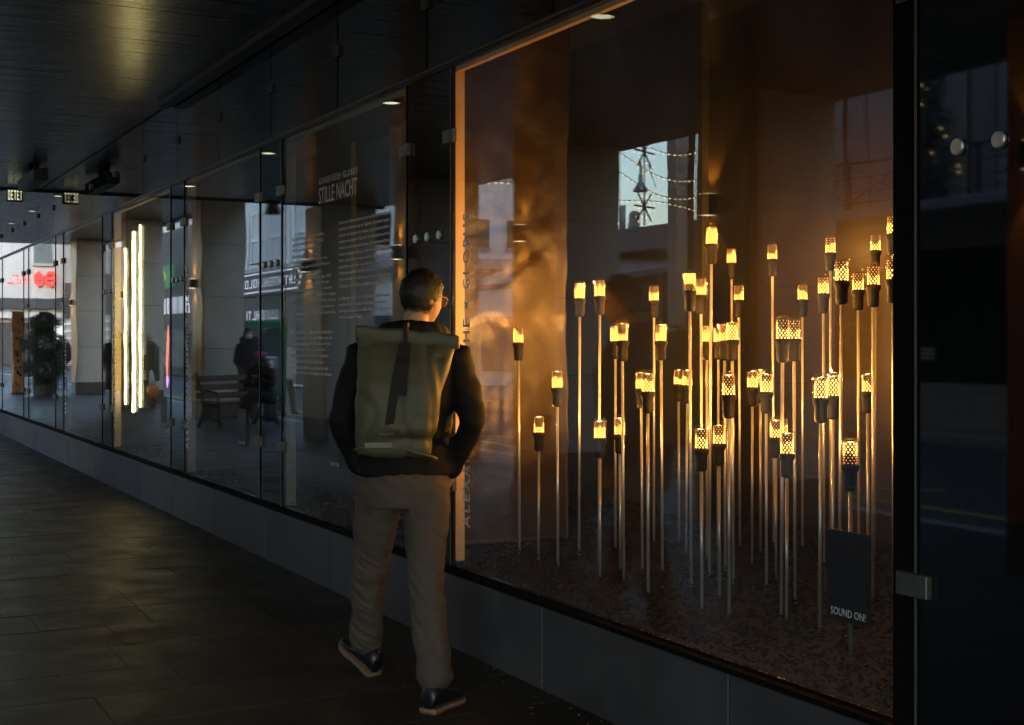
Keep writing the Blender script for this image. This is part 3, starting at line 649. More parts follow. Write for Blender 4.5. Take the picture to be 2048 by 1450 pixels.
# white building with balcony opposite the lit window
bB = thing('balcony_building', 'white rendered building with iron balcony and dark shop windows opposite the lit window', 'building')
M['render_wall'] = mat('render_wall', (.40, .41, .43), .8, noise_amt=.08, nscale=1.2)
MB().box(-26, -15.1, -10, 24.8, -.1, 13).build('core', M['render_wall'], bB)
ys = [24.2 - 1.555 * k for k in range(22)]
for k, yc in enumerate(ys):
    if yc - .75 < -9.5: break
    MB().box(-15.099, -15.0, yc - .80, yc, 3.6, 12.9).build('pilaster', M['render_wall'], bB)
    for zf in (4.0, 8.4):
        window(bB, -15.09, yc - 1.555 + .02, yc - .82, zf, zf + 3.6, M['rail'], M['pane_dark'], 0, .8, .05)
MB().bbox(-15.2, -13.85, 2.0, 22.0, 3.72, 3.90, .02).build('balcony_slab', M['render_wall'], bB)
rl = MB().box(-13.93, -13.88, 2.0, 22, 4.70, 4.74).box(-13.92, -13.89, 2.0, 22, 4.45, 4.465).box(-13.92, -13.89, 2.0, 22, 4.2, 4.215).box(-13.92, -13.89, 2.0, 22, 4.0, 4.02).build('railing', M['rail'], bB)
for k in range(14):
    yc = 2.05 + k * 1.53; MB().box(-13.94, -13.87, yc - .025, yc + .025, 3.9, 4.70).build('post', M['rail'], rl)
    if k < 13:
        MB().tube([(-13.905, yc, 4.02), (-13.905, yc + 1.53, 4.69)], .010, 4).tube([(-13.915, yc, 4.69), (-13.915, yc + 1.53, 4.02)], .010, 4).build('brace', M['rail'], rl)
MB().box(-15.098, -15.02, -9.9, 24.7, .0, .62).build('shop_plinth', M['kerb'], bB)
for yc in range(-9, 24, 4):
    window(bB, -15.08, yc, yc + 3.8, .64, 3.3, M['grey_wall'], M['pane_dark'], 0, 0, .14)
o = strokes(11, 11, 2.3, .26).build('shop_lettering', M['yg_sign'], bB); o.rotation_euler = ROT_STREET; o.location = (-15.005, 19.0, 1.62)
o = strokes(12, 8, 1.1, .10).build('shop_lettering', M['yg_sign'], bB); o.rotation_euler = ROT_STREET; o.location = (-15.005, 19.5, 1.12)
MB().box(-15.025, -15.005, 17.9, 18.7, 1.36, 1.40).box(-15.025, -15.005, 17.9, 18.7, 1.28, 1.32).box(-15.025, -15.005, 17.9, 18.7, 1.20, 1.24).build('shop_lettering', M['paper_white'], bB)
# low pavilion in the square
bK = thing('pavilion', 'low concrete pavilion with flat roof and canopy across the square', 'building')
MB().box(-24, -17.2, 27.0, 34.8, -.1, 3.84).build('wall', M['concrete'], bK)
MB().bbox(-24.2, -16.0, 26.8, 35.2, 3.85, 4.46, .03).build('roof', M['concrete'], bK)
MB().add([(-16.4, 26.9, 3.35), (-13.9, 26.9, 2.95), (-13.9, 35.0, 2.95), (-16.4, 35.0, 3.95), (-16.4, 26.9, 3.5), (-13.9, 26.9, 3.10), (-13.9, 35.0, 3.10), (-16.4, 35.0, 4.10)], [(0, 3, 2, 1), (4, 5, 6, 7), (0, 1, 5, 4), (1, 2, 6, 5), (2, 3, 7, 6), (3, 0, 4, 7)]).build('canopy', M['grey_wall'], bK)
aw = []
for yy in [27.4 + .5 * k for k in range(15)]: aw.append([(-17.1, yy, 3.3), (-16.2, yy, 3.3 + .25 * math.sin((yy - 27.4) / 7 * math.pi)), (-15.2, yy, 2.9 + .25 * math.sin((yy - 27.4) / 7 * math.pi)), (-15.2, yy, 2.55), (-17.1, yy, 2.55)])
MB().loft(aw).build('awning', M['white_wall'], bK)
for yc in (27.4, 29.9, 32.4): window(bK, -17.19, yc, yc + 2.2, .3, 2.4, M['metal_dark'], M['pane_dark'], 1, 0, .08)
for ch, yy in (('a', 29.1), ('l', 29.75)):
    o = text('roof_letter', ch, M['paper_white'], bK, (-15.97, yy, 4.45), .9, 'street', fatten=.03)
    sm = o.modifiers.new('t', 'SOLIDIFY'); sm.thickness = .12
    o.data.materials.clear(); o.data.materials.append(M['paper_white'])
pl = thing('stone_pillar', 'tall jointed pale stone pillar standing before the square', 'pillar', (-14.5, 25.2, 0))
for k in range(8): MB().bbox(-.16, .16, -.16, .16, k * 1.35, k * 1.35 + 1.338, .01).build('stone_block', M['stone'], pl)
MB().box(-.30, -.17, -.22, -.08, 0, 10.6).build('drain_pipe', M['metal_dark'], pl)
# white-windowed corner building with dark shop front
bC = thing('corner_building', 'grey corner building with white window frames above a dark shop front', 'building')
MB().box(-20, -13.1, 42, 62, -.1, 14).build('wall', M['white_wall'], bC)
for k in range(7):
    yc = 43.0 + k * 2.7
    for zf in (4.45, 8.2): window(bC, -13.09, yc, yc + 2.3, zf, zf + 2.3, M['wframe'], M['pane'], 1, .5, .16)
MB().box(-13.099, -12.9, 42, 62, 3.35, 4.3).build('sign_band', M['dark_wall'], bC)
MB().box(-13.099, -13.0, 42, 62, 0, 3.34).build('shop_front', M['dark_wall'], bC)
fr = MB(); loop = [(46.3 + .45, 3.48), (57, 3.48), (57.4, 3.65), (57.4, 4.0), (57, 4.2), (46.75, 4.2), (46.45, 4.02), (46.35, 3.84), (46.45, 3.64)]
loop = [(a, b_) for a, b_ in loop]
for (a, b_), (c, d) in zip(loop, loop[1:] + loop[:1]): fr.tube([(-12.88, a, b_), (-12.88, c, d)], .04, 4)
fr.build('sign_border', M['lit_white'], bC)
o = strokes(21, 18, 9.6, .34).build('shop_lettering', M['lit_white'], bC); o.rotation_euler = ROT_STREET; o.location = (-12.89, 47.1, 3.66)
o = strokes(22, 12, 6.6, .36).build('shop_lettering', M['lit_white'], bC); o.rotation_euler = ROT_STREET; o.location = (-12.99, 49.5, 2.4)
for yc, sz in ((49.2, .1), (50.1, .1), (51.0, .1)):
    MB().tube([(-12.95, yc, 4.3), (-12.6, yc, 4.55), (-12.3, yc, 4.5)], .03, 5).build('sign_lamp', M['rail'], bC)
for k in range(5):
    xc = -19.4 + k * 1.25
    for zf, hh in ((4.8, 1.0), (7.4, 3.2)):
        w = MB().box(xc, xc + .5, 41.93, 41.999, zf, zf + hh).build('window', M['pane_dark'], bC)
        MB().box(xc - .05, xc + .55, 41.9, 41.999, zf - .12, zf - .02).build('sill', M['kerb'], w)
MB().box(-20, -13.1, 41.2, 41.999, 4.0, 4.35).build('ledge', M['grey_wall'], bC)
for k in range(2): MB().box(-20, -13.1, 40.9 + k * .2, 41.0 + k * .2, 2.9 - k * .35, 3.05 - k * .35).build('awning_bar', M['white_wall'], bC)
for xc in (-19.5, -17.2, -14.9): MB().box(xc, xc + 1.6, 41.94, 41.999, .5, 2.4).build('shop_window', M['pane'], bC)
# dark building with green sign, and grey building with amber board
bD = thing('dark_building', 'dark clad building with green fascia sign along the street', 'building')
MB().box(-26, -13.0, 62.2, 82, -.1, 7).build('shop_front', M['dark_wall'], bD); MB().box(-26, -13.2, 62.2, 82, 7.02, 9.5).build('upper_wall', M['white_wall'], bD)
MB().box(-12.99, -12.9, 65.5, 71, 4.2, 5.3).build('green_board', M['green_sign'], bD)
MB().ell((-12.88, 68, 4.8), .03, .9, .25, 10, 6).build('emblem', M['yg_sign'], bD)
MB().box(-12.99, -12.9, 63, 69, .3, 2.1).build('lit_window', M['pane'], bD)
for k in range(6): MB().box(-12.99, -12.9, 63 + k * 1.2, 63.25 + k * 1.2, 2.9, 3.7).build('slot', M['lit_white'], bD)
for k in range(5): window(bD, -13.19, 63 + k * 3.7, 65.4 + k * 3.7, 7.4, 9.2, M['wframe'], M['pane'], 1)
bG = thing('grey_building', 'grey building with an orange lit display board at the street end', 'building')
MB().box(-26, -13.1, 82.2, 99, -.1, 10).build('wall', M['grey_wall'], bG)
MB().box(-13.09, -13.0, 82.5, 98, 3.2, 5.6).build('board', M['dark_wall'], bG)
o = strokes(31, 4, 3.0, 1.2).build('amber_lettering', M['orange_sign'], bG); o.rotation_euler = ROT_STREET; o.location = (-12.98, 83.5, 4.1)
o = strokes(32, 5, 5.0, 1.3).build('red_lettering', M['red_sign'], bG); o.rotation_euler = ROT_STREET; o.location = (-13.05, 84, 7.5)
for k in range(3): MB().box(-13.09, -13.0, 82.5, 98, 2.7 - k * .5, 2.85 - k * .5).build('ledge', M['white_wall'], bG)
bE = thing('end_building', 'white building closing the street, with red lettering above its shop', 'building')
M['end_wall'] = mat('end_wall', (.40, .42, .44), .8, noise_amt=.06, nscale=1)
MB().box(-34, 4, 100, 112, -.1, 15).build('wall', M['end_wall'], bE)
MB().box(-30, 3, 99.4, 99.999, 3.9, 4.6).build('canopy', M['dark_wall'], bE); MB().box(-30, 3, 99.7, 99.999, 0, 2.9).build('shop_front', M['dark_wall'], bE)
MB().box(-30, 3, 99.3, 99.999, 3.2, 3.6).build('fascia', M['end_wall'], bE)
for x0 in (-20.0, -16.2, -12.5, -8.3, -4.9):
    w = MB().box(x0, x0 + 1.25, 99.9, 99.999, 7.1, 8.9).build('window', M['pane'], bE); MB().box(x0 - .1, x0 + 1.35, 99.8, 99.999, 6.9, 7.08).build('sill', M['kerb'], w)
MB().box(-13.9, -12.6, 99.62, 99.699, .9, 2.7).build('lit_window', M['lit_white'], bE)
for x0 in (-12.35, -11.6):
    b = MB(); 
    rg = [[(x0 + r * .34 * math.cos(a), yy, 6.0 + r * .55 * math.sin(a)) for a in (2 * math.pi * k / 24 for k in range(24))] for r, yy in ((1, 99.99), (1, 99.7), (.55, 99.7), (.55, 99.99))]
    b.loft(rg, cap=False).build('red_letter', M['red_sign'], bE)
    MB().box(x0 - .18, x0 + .2, 99.72, 99.98, 5.92, 6.08).build('red_letter', M['red_sign'], bE)
o = strokes(41, 3, 1.5, .65).build('red_letter', M['red_sign'], bE); o.rotation_euler = ROT_END; o.location = (-10.95, 99.98, 5.6)
# orange sign on a post in the square
os_ = thing('orange_sign', 'small orange information sign on a post in the square', 'sign', (-13.6, 38.8, -.003))
MB().tube([(0, 0, 0), (0, 0, 3.6)], .05, 8).build('post', M['metal_dark'], os_)
MB().bbox(-.2, .2, -.06, -.02, 2.95, 3.3, .02).build('dot', M['orange_sign'], os_); MB().bbox(-.2, .2, -.06, -.02, 2.0, 2.85, .02).build('bar', M['orange_sign'], os_)

# ------------------------------------------------------------------ street decorations
def flake(loc, r, lab):
    t = thing('snowflake_light', lab, 'decoration', loc, R(-28), 'snowflake lights')
    dots = MB()
    for k in range(4):
        a = math.pi * k / 4; d = Vector((math.cos(a), 0, math.sin(a)))
        MB().tube([d * -r, d * r], .017, 5).build('arm', M['cord'], t)
        n = Vector((-d.z, 0, d.x))
        for s2 in (-1, 1):
            for q in (.55, 1.0):
                for e in (-1, 1): dots.ell(d * r * q * s2 + n * .055 * e, .011, .011, .011, 6, 4)
    dots.build('fairy_lights', M['fairy'], t)
flake((-10.9, 21.0, 5.03), .40, 'upper snowflake light hung over the street'); flake((-10.9, 21.0, 4.02), .36, 'lower snowflake light hung over the street')
hw = MB().tube([(-10.9, 21.0, 6.6), (-10.9, 21.0, 3.6)], .010, 5).build('hanging_wire', M['cord']); tag(hw, 'vertical wire carrying the two snowflake lights', 'wire')
lm = thing('street_lamp', 'bell shaped street lamp hung on a wire between the snowflakes', 'street lamp', (-10.75, 20.9, 4.28))
MB().lathe([(.14, 0), (.135, .03), (.08, .13), (.045, .17), (.045, .30), (.03, .32), (.02, .55)], 16).build('shade', M['alu'], lm, True)
MB().tube([(-.1, -.1, .5), (-3, 4, .65)], .008, 4).build('wire', M['cord'], lm)
for k, (z0, z1, sag) in enumerate(((5.05, 4.75, .25), (4.72, 4.45, .30), (4.10, 4.05, -.1), (5.5, 5.35, .3))):
    t = thing('light_string', ('string of warm lights just above the street lamp', 'string of warm lights just below the upper snowflake', 'lowest string of warm lights over the street', 'highest string of warm lights over the street')[k], 'light string', (0, 0, 0), 0, 'light strings')
    pts = [Vector((-13.5 + 7.5 * q / 24, 22.2 - 3.0 * q / 24, (z1 + (z0 - z1) * (1 - abs(q / 12 - 1))) - sag * math.sin(math.pi * q / 12) ** 2)) for q in range(25)]
    MB().tube(pts, .008, 4).build('wire', M['cord'], t)
    d = MB()
    for a, b_ in zip(pts, pts[1:]):
        for f in (0, .5): d.ell(a.lerp(b_, f) - Vector((0, 0, .02)), .014, .014, .016, 6, 4)
    d.build('fairy_lights', M['fairy'], t)

# ------------------------------------------------------------------ conifers
def conifer(name, lab, loc, h, r, seed, lights=False, round_=False, n_=2600):
    t = thing(name, lab, 'tree', loc); rr = random.Random(seed)
    MB().tube([(0, 0, 0), (0, 0, h * .95)], [.05, .01], 8).build('trunk', M['bark'], t)
    MB().lathe([(r * .5, -.0), (r * .62, .28), (r * .56, .30), (r * .5, .25)], 16).build('pot', M['plastic_dark'], t)
    b = MB()
    for k in range(n_):
        f = rr.random() ** .7; z_ = .3 + (h - .3) * (1 - f) if rr.random() < .5 else .3 + (h - .3) * rr.random(); rad = r * (1 - (z_ - .3) / (h - .3) if not round_ else max(0, 1 - ((z_ - .3) / (h - .3) * 2 - .8) ** 2 / 1.44)) ** (.85 if not round_ else .5) * (.35 + .65 * rr.random()) * (.8 + .35 * math.sin(z_ * 9 + k % 3)) + .02
        a = rr.uniform(0, 6.28); c = Vector((rad * math.cos(a), rad * math.sin(a), z_)); d = Vector((math.cos(a) + rr.uniform(-.5, .5), math.sin(a) + rr.uniform(-.5, .5), rr.uniform(-.4, .5))).normalized() * rr.uniform(.05, .12)
        n = d.cross(Vector((0, 0, 1))).normalized() * rr.uniform(.01, .03)
        b.add([c - n, c + d, c + n, c + Vector((0, 0, .02))], [(0, 1, 2), (0, 3, 1), (2, 1, 3)])
    b.build('crown', M['leaf'], t)
    if lights:
        d = MB()
        for k in range(12):
            z_ = rr.uniform(.5, h); rad = r * (1 - (z_ - .3) / (h - .3)); a = rr.uniform(0, 6.28); d.ell((rad * math.cos(a), rad * math.sin(a), z_), .015, .015, .015, 6, 4)
        d.build('fairy_lights', M['fairy'], t)
conifer('potted_conifer', 'dark rounded potted conifer standing by a brown wooden panel', (-3.1, 40.0, 0), 2.35, .60, 1, False, True, 9000)
M['dark_wood'] = mat('dark_wood', (.16, .075, .015), .6, noise_amt=.3, nscale=6)
wp = thing('wooden_post', 'freestanding brown patterned wooden panel beside the potted conifer', 'panel', (-2.55, 41.2, 0))
MB().bbox(-.16, .16, -.06, .06, .05, 2.4, .01).build('panel', M['dark_wood'], wp); MB().box(-.22, .22, -.15, .15, 0, .05).build('foot', M['metal_dark'], wp)
for k in range(26): MB().ell((random.uniform(-.12, .12), -.061, random.uniform(.25, 2.3)), .028, .004, .05, 8, 4).build('cut_out', M['black_matte'], wp)
conifer('balcony_conifer', 'conifer in a pot on the balcony left of the white pilaster', (-14.45, 20.3, 3.9), 2.0, .45, 2)
conifer('balcony_conifer', 'conifer with fairy lights on the balcony before the dark window', (-14.5, 17.5, 3.9), 3.2, .55, 4, True)

# ------------------------------------------------------------------ street furniture by the columns
bn = thing('park_bench', 'wooden slatted bench with cast iron ends between the columns', 'bench', (-3.95, 23.5, 0), R(154))
for sx in (-.68, .68):
    q = MB().tube([(sx, .28, .02), (sx, .22, .22), (sx, .24, .40), (sx, -.18, .42), (sx, -.22, .2), (sx, -.30, .02)], .028, 6)
    q.tube([(sx, -.18, .42), (sx, -.26, .68), (sx, -.36, .92), (sx, -.33, .97)], .025, 6).tube([(sx, -.24, .64), (sx, .0, .66), (sx, .22, .62), (sx, .24, .42)], .022, 6).tube([(sx, -.22, .12), (sx, 0, .2), (sx, .22, .12)], .018, 6)
    q.build('iron_end', M['metal_dark'], bn, True)
for k in range(4): MB().bbox(-.78, .78, .20 - k * .11 - .045, .20 - k * .11 + .045, .43, .46, .006).build('seat_slat', M['bench_wood'], bn)
for k in range(3):
    o = MB().bbox(-.78, .78, -.02, .015, -.05, .05, .006).build('back_slat', M['bench_wood'], bn); o.location = (0, -.225 - k * .055, .57 + k * .15); o.rotation_euler = (R(16), 0, 0)
cup = thing('paper_cup', 'brown paper cup with white lid on the bench seat', 'cup', (-4.18, 23.22, .465))
MB().lathe([(.028, 0), (.040, .11)], 14).build('cup', M['wood'], cup, True); MB().lathe([(.042, .11), (.042, .125), (.034, .14)], 14).build('lid', M['paper_white'], cup, True)
tb = thing('ashtray_bin', 'tall brushed metal cylinder bin beside the bench', 'bin', (-5.05, 25.2, 0))
MB().lathe([(.13, 0), (.13, 1.16), (.12, 1.18)], 20).build('drum', M['alu'], tb, True); MB().lathe([(.14, 1.18), (.14, 1.22), (.05, 1.23)], 20).build('lid', M['paper_white'], tb, True)
mp_ = thing('map_board', 'green framed street map board behind the bench', 'map board', (-5.9, 28.2, -.13), R(20))
MB().bbox(-.45, .45, -.05, .05, .5, 2.1, .03).build('frame', M['green_sign'], mp_); MB().box(-.33, .33, -.062, -.051, .62, 1.95).build('map_sheet', M['lit_sheet'] if 'lit_sheet' in M else M['pane'], mp_)
MB().box(-.40, -.32, -.04, .04, 0, .5).box(.32, .40, -.04, .04, 0, .5).build('feet', M['metal_dark'], mp_)
rb = thing('rubbish_bin', 'dark plastic rubbish bin with a white sticker by the column', 'bin', (-4.2, 32.3, 0), R(15))
MB().loft([[(sx * w, sy * d, z_) for sx, sy in ((-1, -1), (1, -1), (1, 1), (-1, 1))] for w, d, z_ in ((.24, .26, .05), (.28, .32, 1.15))]).build('body', M['plastic_dark'], rb)
MB().bbox(-.31, .31, -.35, .36, 1.152, 1.22, .03).build('lid', M['plastic_dark'], rb); MB().box(-.09, .09, -.335, -.318, .62, .84).build('sticker', M['paper_white'], rb)
for sx in (-.2, .2): MB().tube([(sx - .03, .25, .07), (sx + .03, .25, .07)], .07, 12).build('wheel', M['rail'], rb)

# ------------------------------------------------------------------ people
def head_vert(d, off=0.0):
    x, y, z_ = d
    p = Vector((.074 * x, .094 * y, .112 * z_))
    if z_ < 0:
        t = -z_; p.x *= 1 - .28 * t; p.y += .012 * t
        if y < 0: p.y *= 1 - .38 * t
        if y > .3: p.y += .006 * t
    else: p.y -= .006 * z_; p.x *= 1 + .05 * math.sin(z_ * 3)
    if y > 0:
        def bump(cx, cz, sx, sz, amp): return amp * math.exp(-((x - cx) / sx) ** 2 - ((z_ - cz) / sz) ** 2)
        p.y += bump(0, -.12, .13, .22, .016) + bump(0, -.22, .15, .10, .010) + bump(0, .18, .5, .10, .004) - bump(.36, .03, .18, .11, .010) - bump(-.36, .03, .18, .11, .010) + bump(0, -.50, .25, .07, .005) - bump(0, -.42, .2, .05, .003) + bump(0, -.85, .3, .15, .010)
    n = Vector((x, y, z_)); return p + n * off
def sphere_dirs(n, m):
    rows = []
    for i in range(m + 1):
        t = -math.pi / 2 + math.pi * (i if 0 < i < m else (.12 if i == 0 else m - .12)) / m
        rows.append([(math.cos(t) * math.cos(2 * math.pi * k / n), math.cos(t) * math.sin(2 * math.pi * k / n), math.sin(t)) for k in range(n)])
    return rows
def blob(b, c, rx, ry, rz, M_=None): b.ell(c, rx, ry, rz, 14, 8, M_)
def person(name, lab, loc, rz, J, top, bottom, hair, hairstyle='short', voxel=.02, hem=None, wide=1.0, hood=None, group=None, wr=1.0, skirt=0):
    t = thing(name, lab, 'person', loc, rz, group)
    V = {k: Vector(v) if isinstance(v, (tuple, list)) else v for k, v in J.items()}
    hc = V['head']; HM = Matrix.Rotation(J.get('yaw', 0), 3, 'Z') @ Matrix.Rotation(J.get('pitch', 0), 3, 'X') @ Matrix.Rotation(J.get('roll', 0), 3, 'Y')
    # --- body: head, neck, torso, limbs and hands in one surface
    b = MB(); rows = sphere_dirs(40, 30)
    b.loft([[hc + HM @ head_vert(d) for d in r] for r in rows])
    for s2 in (-1, 1):
        b.ell(hc + HM @ Vector((s2 * .074, -.006, -.008)), .012, .022, .034, 10, 8, HM @ Matrix.Rotation(s2 * .35, 3, 'Z'))
    b.tube([V['neck'] - Vector((0, 0, .05)), V['neck'], hc + HM @ Vector((0, -.018, -.075))], [.062, .056, .054], 14)
    b.tube([V['pelvis'], V['chest'], V['neck'] - Vector((0, 0, .04))], [.12, .125, .06], 14, True)
    for s2 in 'LR':
        b.tube([V['sho' + s2], V['elb' + s2], V['wri' + s2]], [.05, .038, .028], 10, True)
        b.tube([V['hip' + s2], V['kne' + s2], V['ank' + s2]], [.08, .055, .042], 10, True)
        w = V['wri' + s2]; d = (w - V['elb' + s2]).normalized(); sd_ = d.cross(Vector((0, 1, .2))).normalized(); up = sd_.cross(d)
        b.tube([w, w + d * .045, w + d * .085], [.026, .034, .030], 10, True)
        for f in range(4):
            r0 = w + d * .08 + up * (.024 - .016 * f); L = (.065, .074, .070, .055)[f]
            b.tube([r0, r0 + d * L * .5 + sd_ * .008, r0 + d * L * .9 + sd_ * .026], [.0095, .009, .0075], 7, True)
        r0 = w + d * .03 + up * .028; b.tube([r0, r0 + d * .03 + up * .022, r0 + d * .06 + up * .026 + sd_ * .008], [.012, .0105, .008], 7, True)
    me = remesh(b, min(voxel, .009) if voxel < .015 else .011, 2); o = link('body', me, M['skin'], t)
    for s2 in (-1, 1): MB().ell(hc + HM @ Vector((s2 * .030, .080, .004)), .011, .008, .008, 10, 8).build('eye', M['eye'], o, True)
    # --- hair
    hb = MB(); rows = sphere_dirs(48, 34); rings = []
    for r in rows:
        ring = []
        for d in r:
            x, y, z_ = d
            if hairstyle == 'short': k = (z_ + .62 - (1.25 if y > 0 else .25) * max(0, y + .1)) 
            else: k = (z_ + 1.2 - 2.0 * max(0, y + .05))
            k = max(0, min(1, k * 5)); off = -.012 + k * (.026 + .006 * noise.noise(Vector(d) * 5) + .003 * noise.noise(Vector((x * 30, y * 30, z_ * 7))))
            ring.append(hc + HM @ head_vert(d, off))
        rings.append(ring)
    hb.loft(rings)
    if hairstyle == 'long':
        hb.tube([hc + HM @ Vector((0, -.06, .0)), hc + HM @ Vector((0, -.085, -.12)), hc + HM @ Vector((0, -.09, -.28))], [.075, .07, .05], 12, True)
        for s2 in (-1, 1): hb.tube([hc + HM @ Vector((s2 * .07, -.01, .02)), hc + HM @ Vector((s2 * .085, .0, -.12)), hc + HM @ Vector((s2 * .08, .03, -.24))], [.03, .035, .02], 8, True)
    if voxel < .015:
        rs = random.Random(5)
        for _ in range(5200):
            d = Vector((rs.gauss(0, 1), rs.gauss(0, 1), rs.gauss(0, 1))).normalized()
            if d.z + .62 - (1.25 if d.y > 0 else .25) * max(0, d.y + .1) < .06: continue
            tv = (Vector((0, -.5 * abs(d.y) + .2, -1)) - d * Vector((0, -.3, -1)).dot(d)) + Vector((rs.uniform(-.5, .5), rs.uniform(-.5, .5), rs.uniform(-.3, .3)))
            tv.normalize(); p0 = hc + HM @ head_vert(d, .008); p1 = p0 + HM @ (tv * rs.uniform(.012, .024) + d * rs.uniform(.004, .011)); w_ = (HM @ d.cross(tv)).normalized() * .0011
            hb.add([p0 - w_, p0 + w_, p1], [(0, 1, 2)])
    hb.build('hair', hair, t, True)
    if hairstyle == 'beret':
        bb = MB(); bb.ell(hc + HM @ Vector((0, -.02, .085)), .125, .135, .055, 20, 12, HM @ Matrix.Rotation(-.15, 3, 'X')); mm = remesh(bb, .012, 2); displace(mm, lambda p: .02 * noise.noise(p * 18)); link('beret', mm, M['pink'], t)
    # --- coat or jacket
    c = MB(); pv, ch, nk = V['pelvis'], V['chest'], V['neck']; hz = hem if hem is not None else pv.z
    side = (V['shoR'] - V['shoL']); side.z = 0; side = side.normalized(); fwd = Vector((0, 0, 1)).cross(side)
    def ring(cn, a, bq): return [cn + side * a * math.cos(q) * abs(math.cos(q)) ** -.15 + fwd * bq * math.sin(q) if abs(math.cos(q)) > 1e-3 else cn + fwd * bq * math.sin(q) for q in (2 * math.pi * k / 24 for k in range(24))]
    rg = []
    if hem is not None and hem < pv.z - .08: rg += [ring(Vector((pv.x, pv.y, hem)), (.215 + skirt) * wide, (.16 + skirt) * wide), ring(Vector((pv.x, pv.y, (hem + pv.z) / 2)), .21 * wide, .155 * wide)]
    else: rg.append(ring(pv + Vector((0, 0, hz - pv.z)), .205 * wide, .145 * wide))
    rg += [ring(pv + Vector((0, 0, .05)), .202 * wide, .145 * wide), ring(pv.lerp(ch, .5), .198 * wide, .138 * wide), ring(ch, .215 * wide, .14 * wide), ring(ch.lerp(nk, .5), .218 * wide, .125 * wide), ring(ch.lerp(nk, .78), .165 * wide, .105 * wide), ring(nk, .092, .090), ring(nk + Vector((0, 0, .035)), .078, .080)]
    c.loft(rg)
    for s2 in 'LR':
        sp, el, wr_ = V['sho' + s2], V['elb' + s2], V['wri' + s2]; inn = sp.lerp(ch.lerp(nk, .6), .35)
        c.tube([inn, sp, sp.lerp(el, .5), el, el.lerp(wr_, .5), wr_], [.078 * wide, .076 * wide, .068 * wide, .060 * wide, .055 * wide, .050 * wide], 16, True)
    if hood:
        for k in range(9):
            a = math.pi * (.02 + .96 * k / 8); c.ell(nk + side * .115 * math.cos(a) - fwd * (.095 * math.sin(a) + .0) + Vector((0, 0, .005 + .02 * math.sin(a))), .055, .05, .048, 10, 6)
    me = remesh(c, voxel * .8, 5)
    def wrk(p): 
        q = noise.noise(Vector((p.x * 7, p.y * 7, p.z * 13))) * .010 + noise.noise(Vector((p.x * 17 + p.z * 6, p.y * 16, p.z * 24))) * .005 + noise.noise(Vector((p.x * 5 + 9, p.y * 5, p.z * 5))) * .008
        return q * wr
    link('jacket' if hem is None or hem > pv.z - .1 else 'coat', displace(me, wrk), top, t)
    if hood and hood is not top:
        f = MB()
        for k in range(15):
            a = math.pi * (-.02 + 1.04 * k / 14); f.ell(nk + side * .15 * math.cos(a) - fwd * (.115 * math.sin(a)) + Vector((0, 0, .02 + .03 * math.sin(a))), .045, .045, .045, 8, 6)
        me = remesh(f, .014, 1); displace(me, lambda p: .018 * noise.noise(p * 45)); link('fur_trim', me, hood, t)
    # --- trousers
    p_ = MB(); hm = (V['hipL'] + V['hipR']) / 2
    p_.loft([ring(hm + Vector((0, 0, -.07)), .165, .125), ring(hm + Vector((0, 0, .0)), .195, .137), ring(hm + Vector((0, 0, .12)), .188, .128)])
    for s2 in 'LR':
        h_, k_, a_ = V['hip' + s2], V['kne' + s2], V['ank' + s2]
        p_.tube([h_, h_.lerp(k_, .35), h_.lerp(k_, .75), k_, k_.lerp(a_, .35), k_.lerp(a_, .75), a_], [.099, .095, .078, .071, .071, .069, .070], 18, True)
    me = remesh(p_, voxel * .8, 4)
    ks = [V['kneL'], V['kneR']]; an = [V['ankL'], V['ankR']]
    def wt(p):
        q = noise.noise(Vector((p.x * 9, p.y * 9, p.z * 9))) * .006
        near = max(math.exp(-((p - k_).length / .13) ** 2) for k_ in ks); low = max(math.exp(-((p - a_).length / .14) ** 2) for a_ in an)
        return wr * (q * 1.3 + (.35 + 1.1 * near + 1.2 * low) * .009 * (1 - 2.2 * abs(noise.noise(Vector((p.x * 9 + p.z * 9, p.y * 9 - p.z * 5, p.z * 17 + p.x * 14 - p.y * 8))))) + .25 * near * .0085 * noise.noise(Vector((p.x * 20, p.y * 20, p.z * 42 - p.x * 22))))
    link('trousers', displace(me, wt), bottom, t)
    # --- shoes
    for s2 in 'LR':
        hl, to = V['heel' + s2], V['toe' + s2]; d = (to - hl); L = d.length; d.normalize(); rt = d.cross(Vector((0, 0, 1))).normalized(); up = rt.cross(d)
        if abs(d.z) > .25 and J.get('dbg'): pass
        sh = MB(); rg = []
        for q, w, h0, h1 in ((-.02, .024, .028, .075), (.0, .034, .02, .105), (.12, .039, .02, .125), (.28, .040, .02, .115), (.45, .044, .02, .085), (.65, .050, .02, .066), (.85, .046, .02, .055), (.98, .028, .022, .045), (1.02, .012, .026, .036)):
            cn = hl + d * L * q + up * (h0 + h1) / 2; rg.append([cn + rt * w * math.cos(a) + up * (h1 - h0) / 2 * math.sin(a) for a in (2 * math.pi * k / 16 for k in range(16))])
        so = sh.loft(rg).build('shoe', M['shoe'], t, True)
        for (z0, z1, grow, mm) in ((.008, .022, 1.10, M['sole']), (0, .008, 1.06, M['sole_dark'])):
            rg = []
            for q, w in ((-.025, .02), (0, .036), (.12, .040), (.28, .038), (.45, .042), (.65, .050), (.85, .047), (.98, .03), (1.03, .012)):
                cn = hl + d * L * q; lift = -.012 if (mm is M['sole_dark'] and q < .3) else 0
                rg.append([cn + rt * w * grow + up * (z0 + lift * 0), cn + rt * w * grow + up * z1, cn - rt * w * grow + up * z1, cn - rt * w * grow + up * z0])
            MB().loft(rg).build('sole', mm, so)
    return t, V, HM
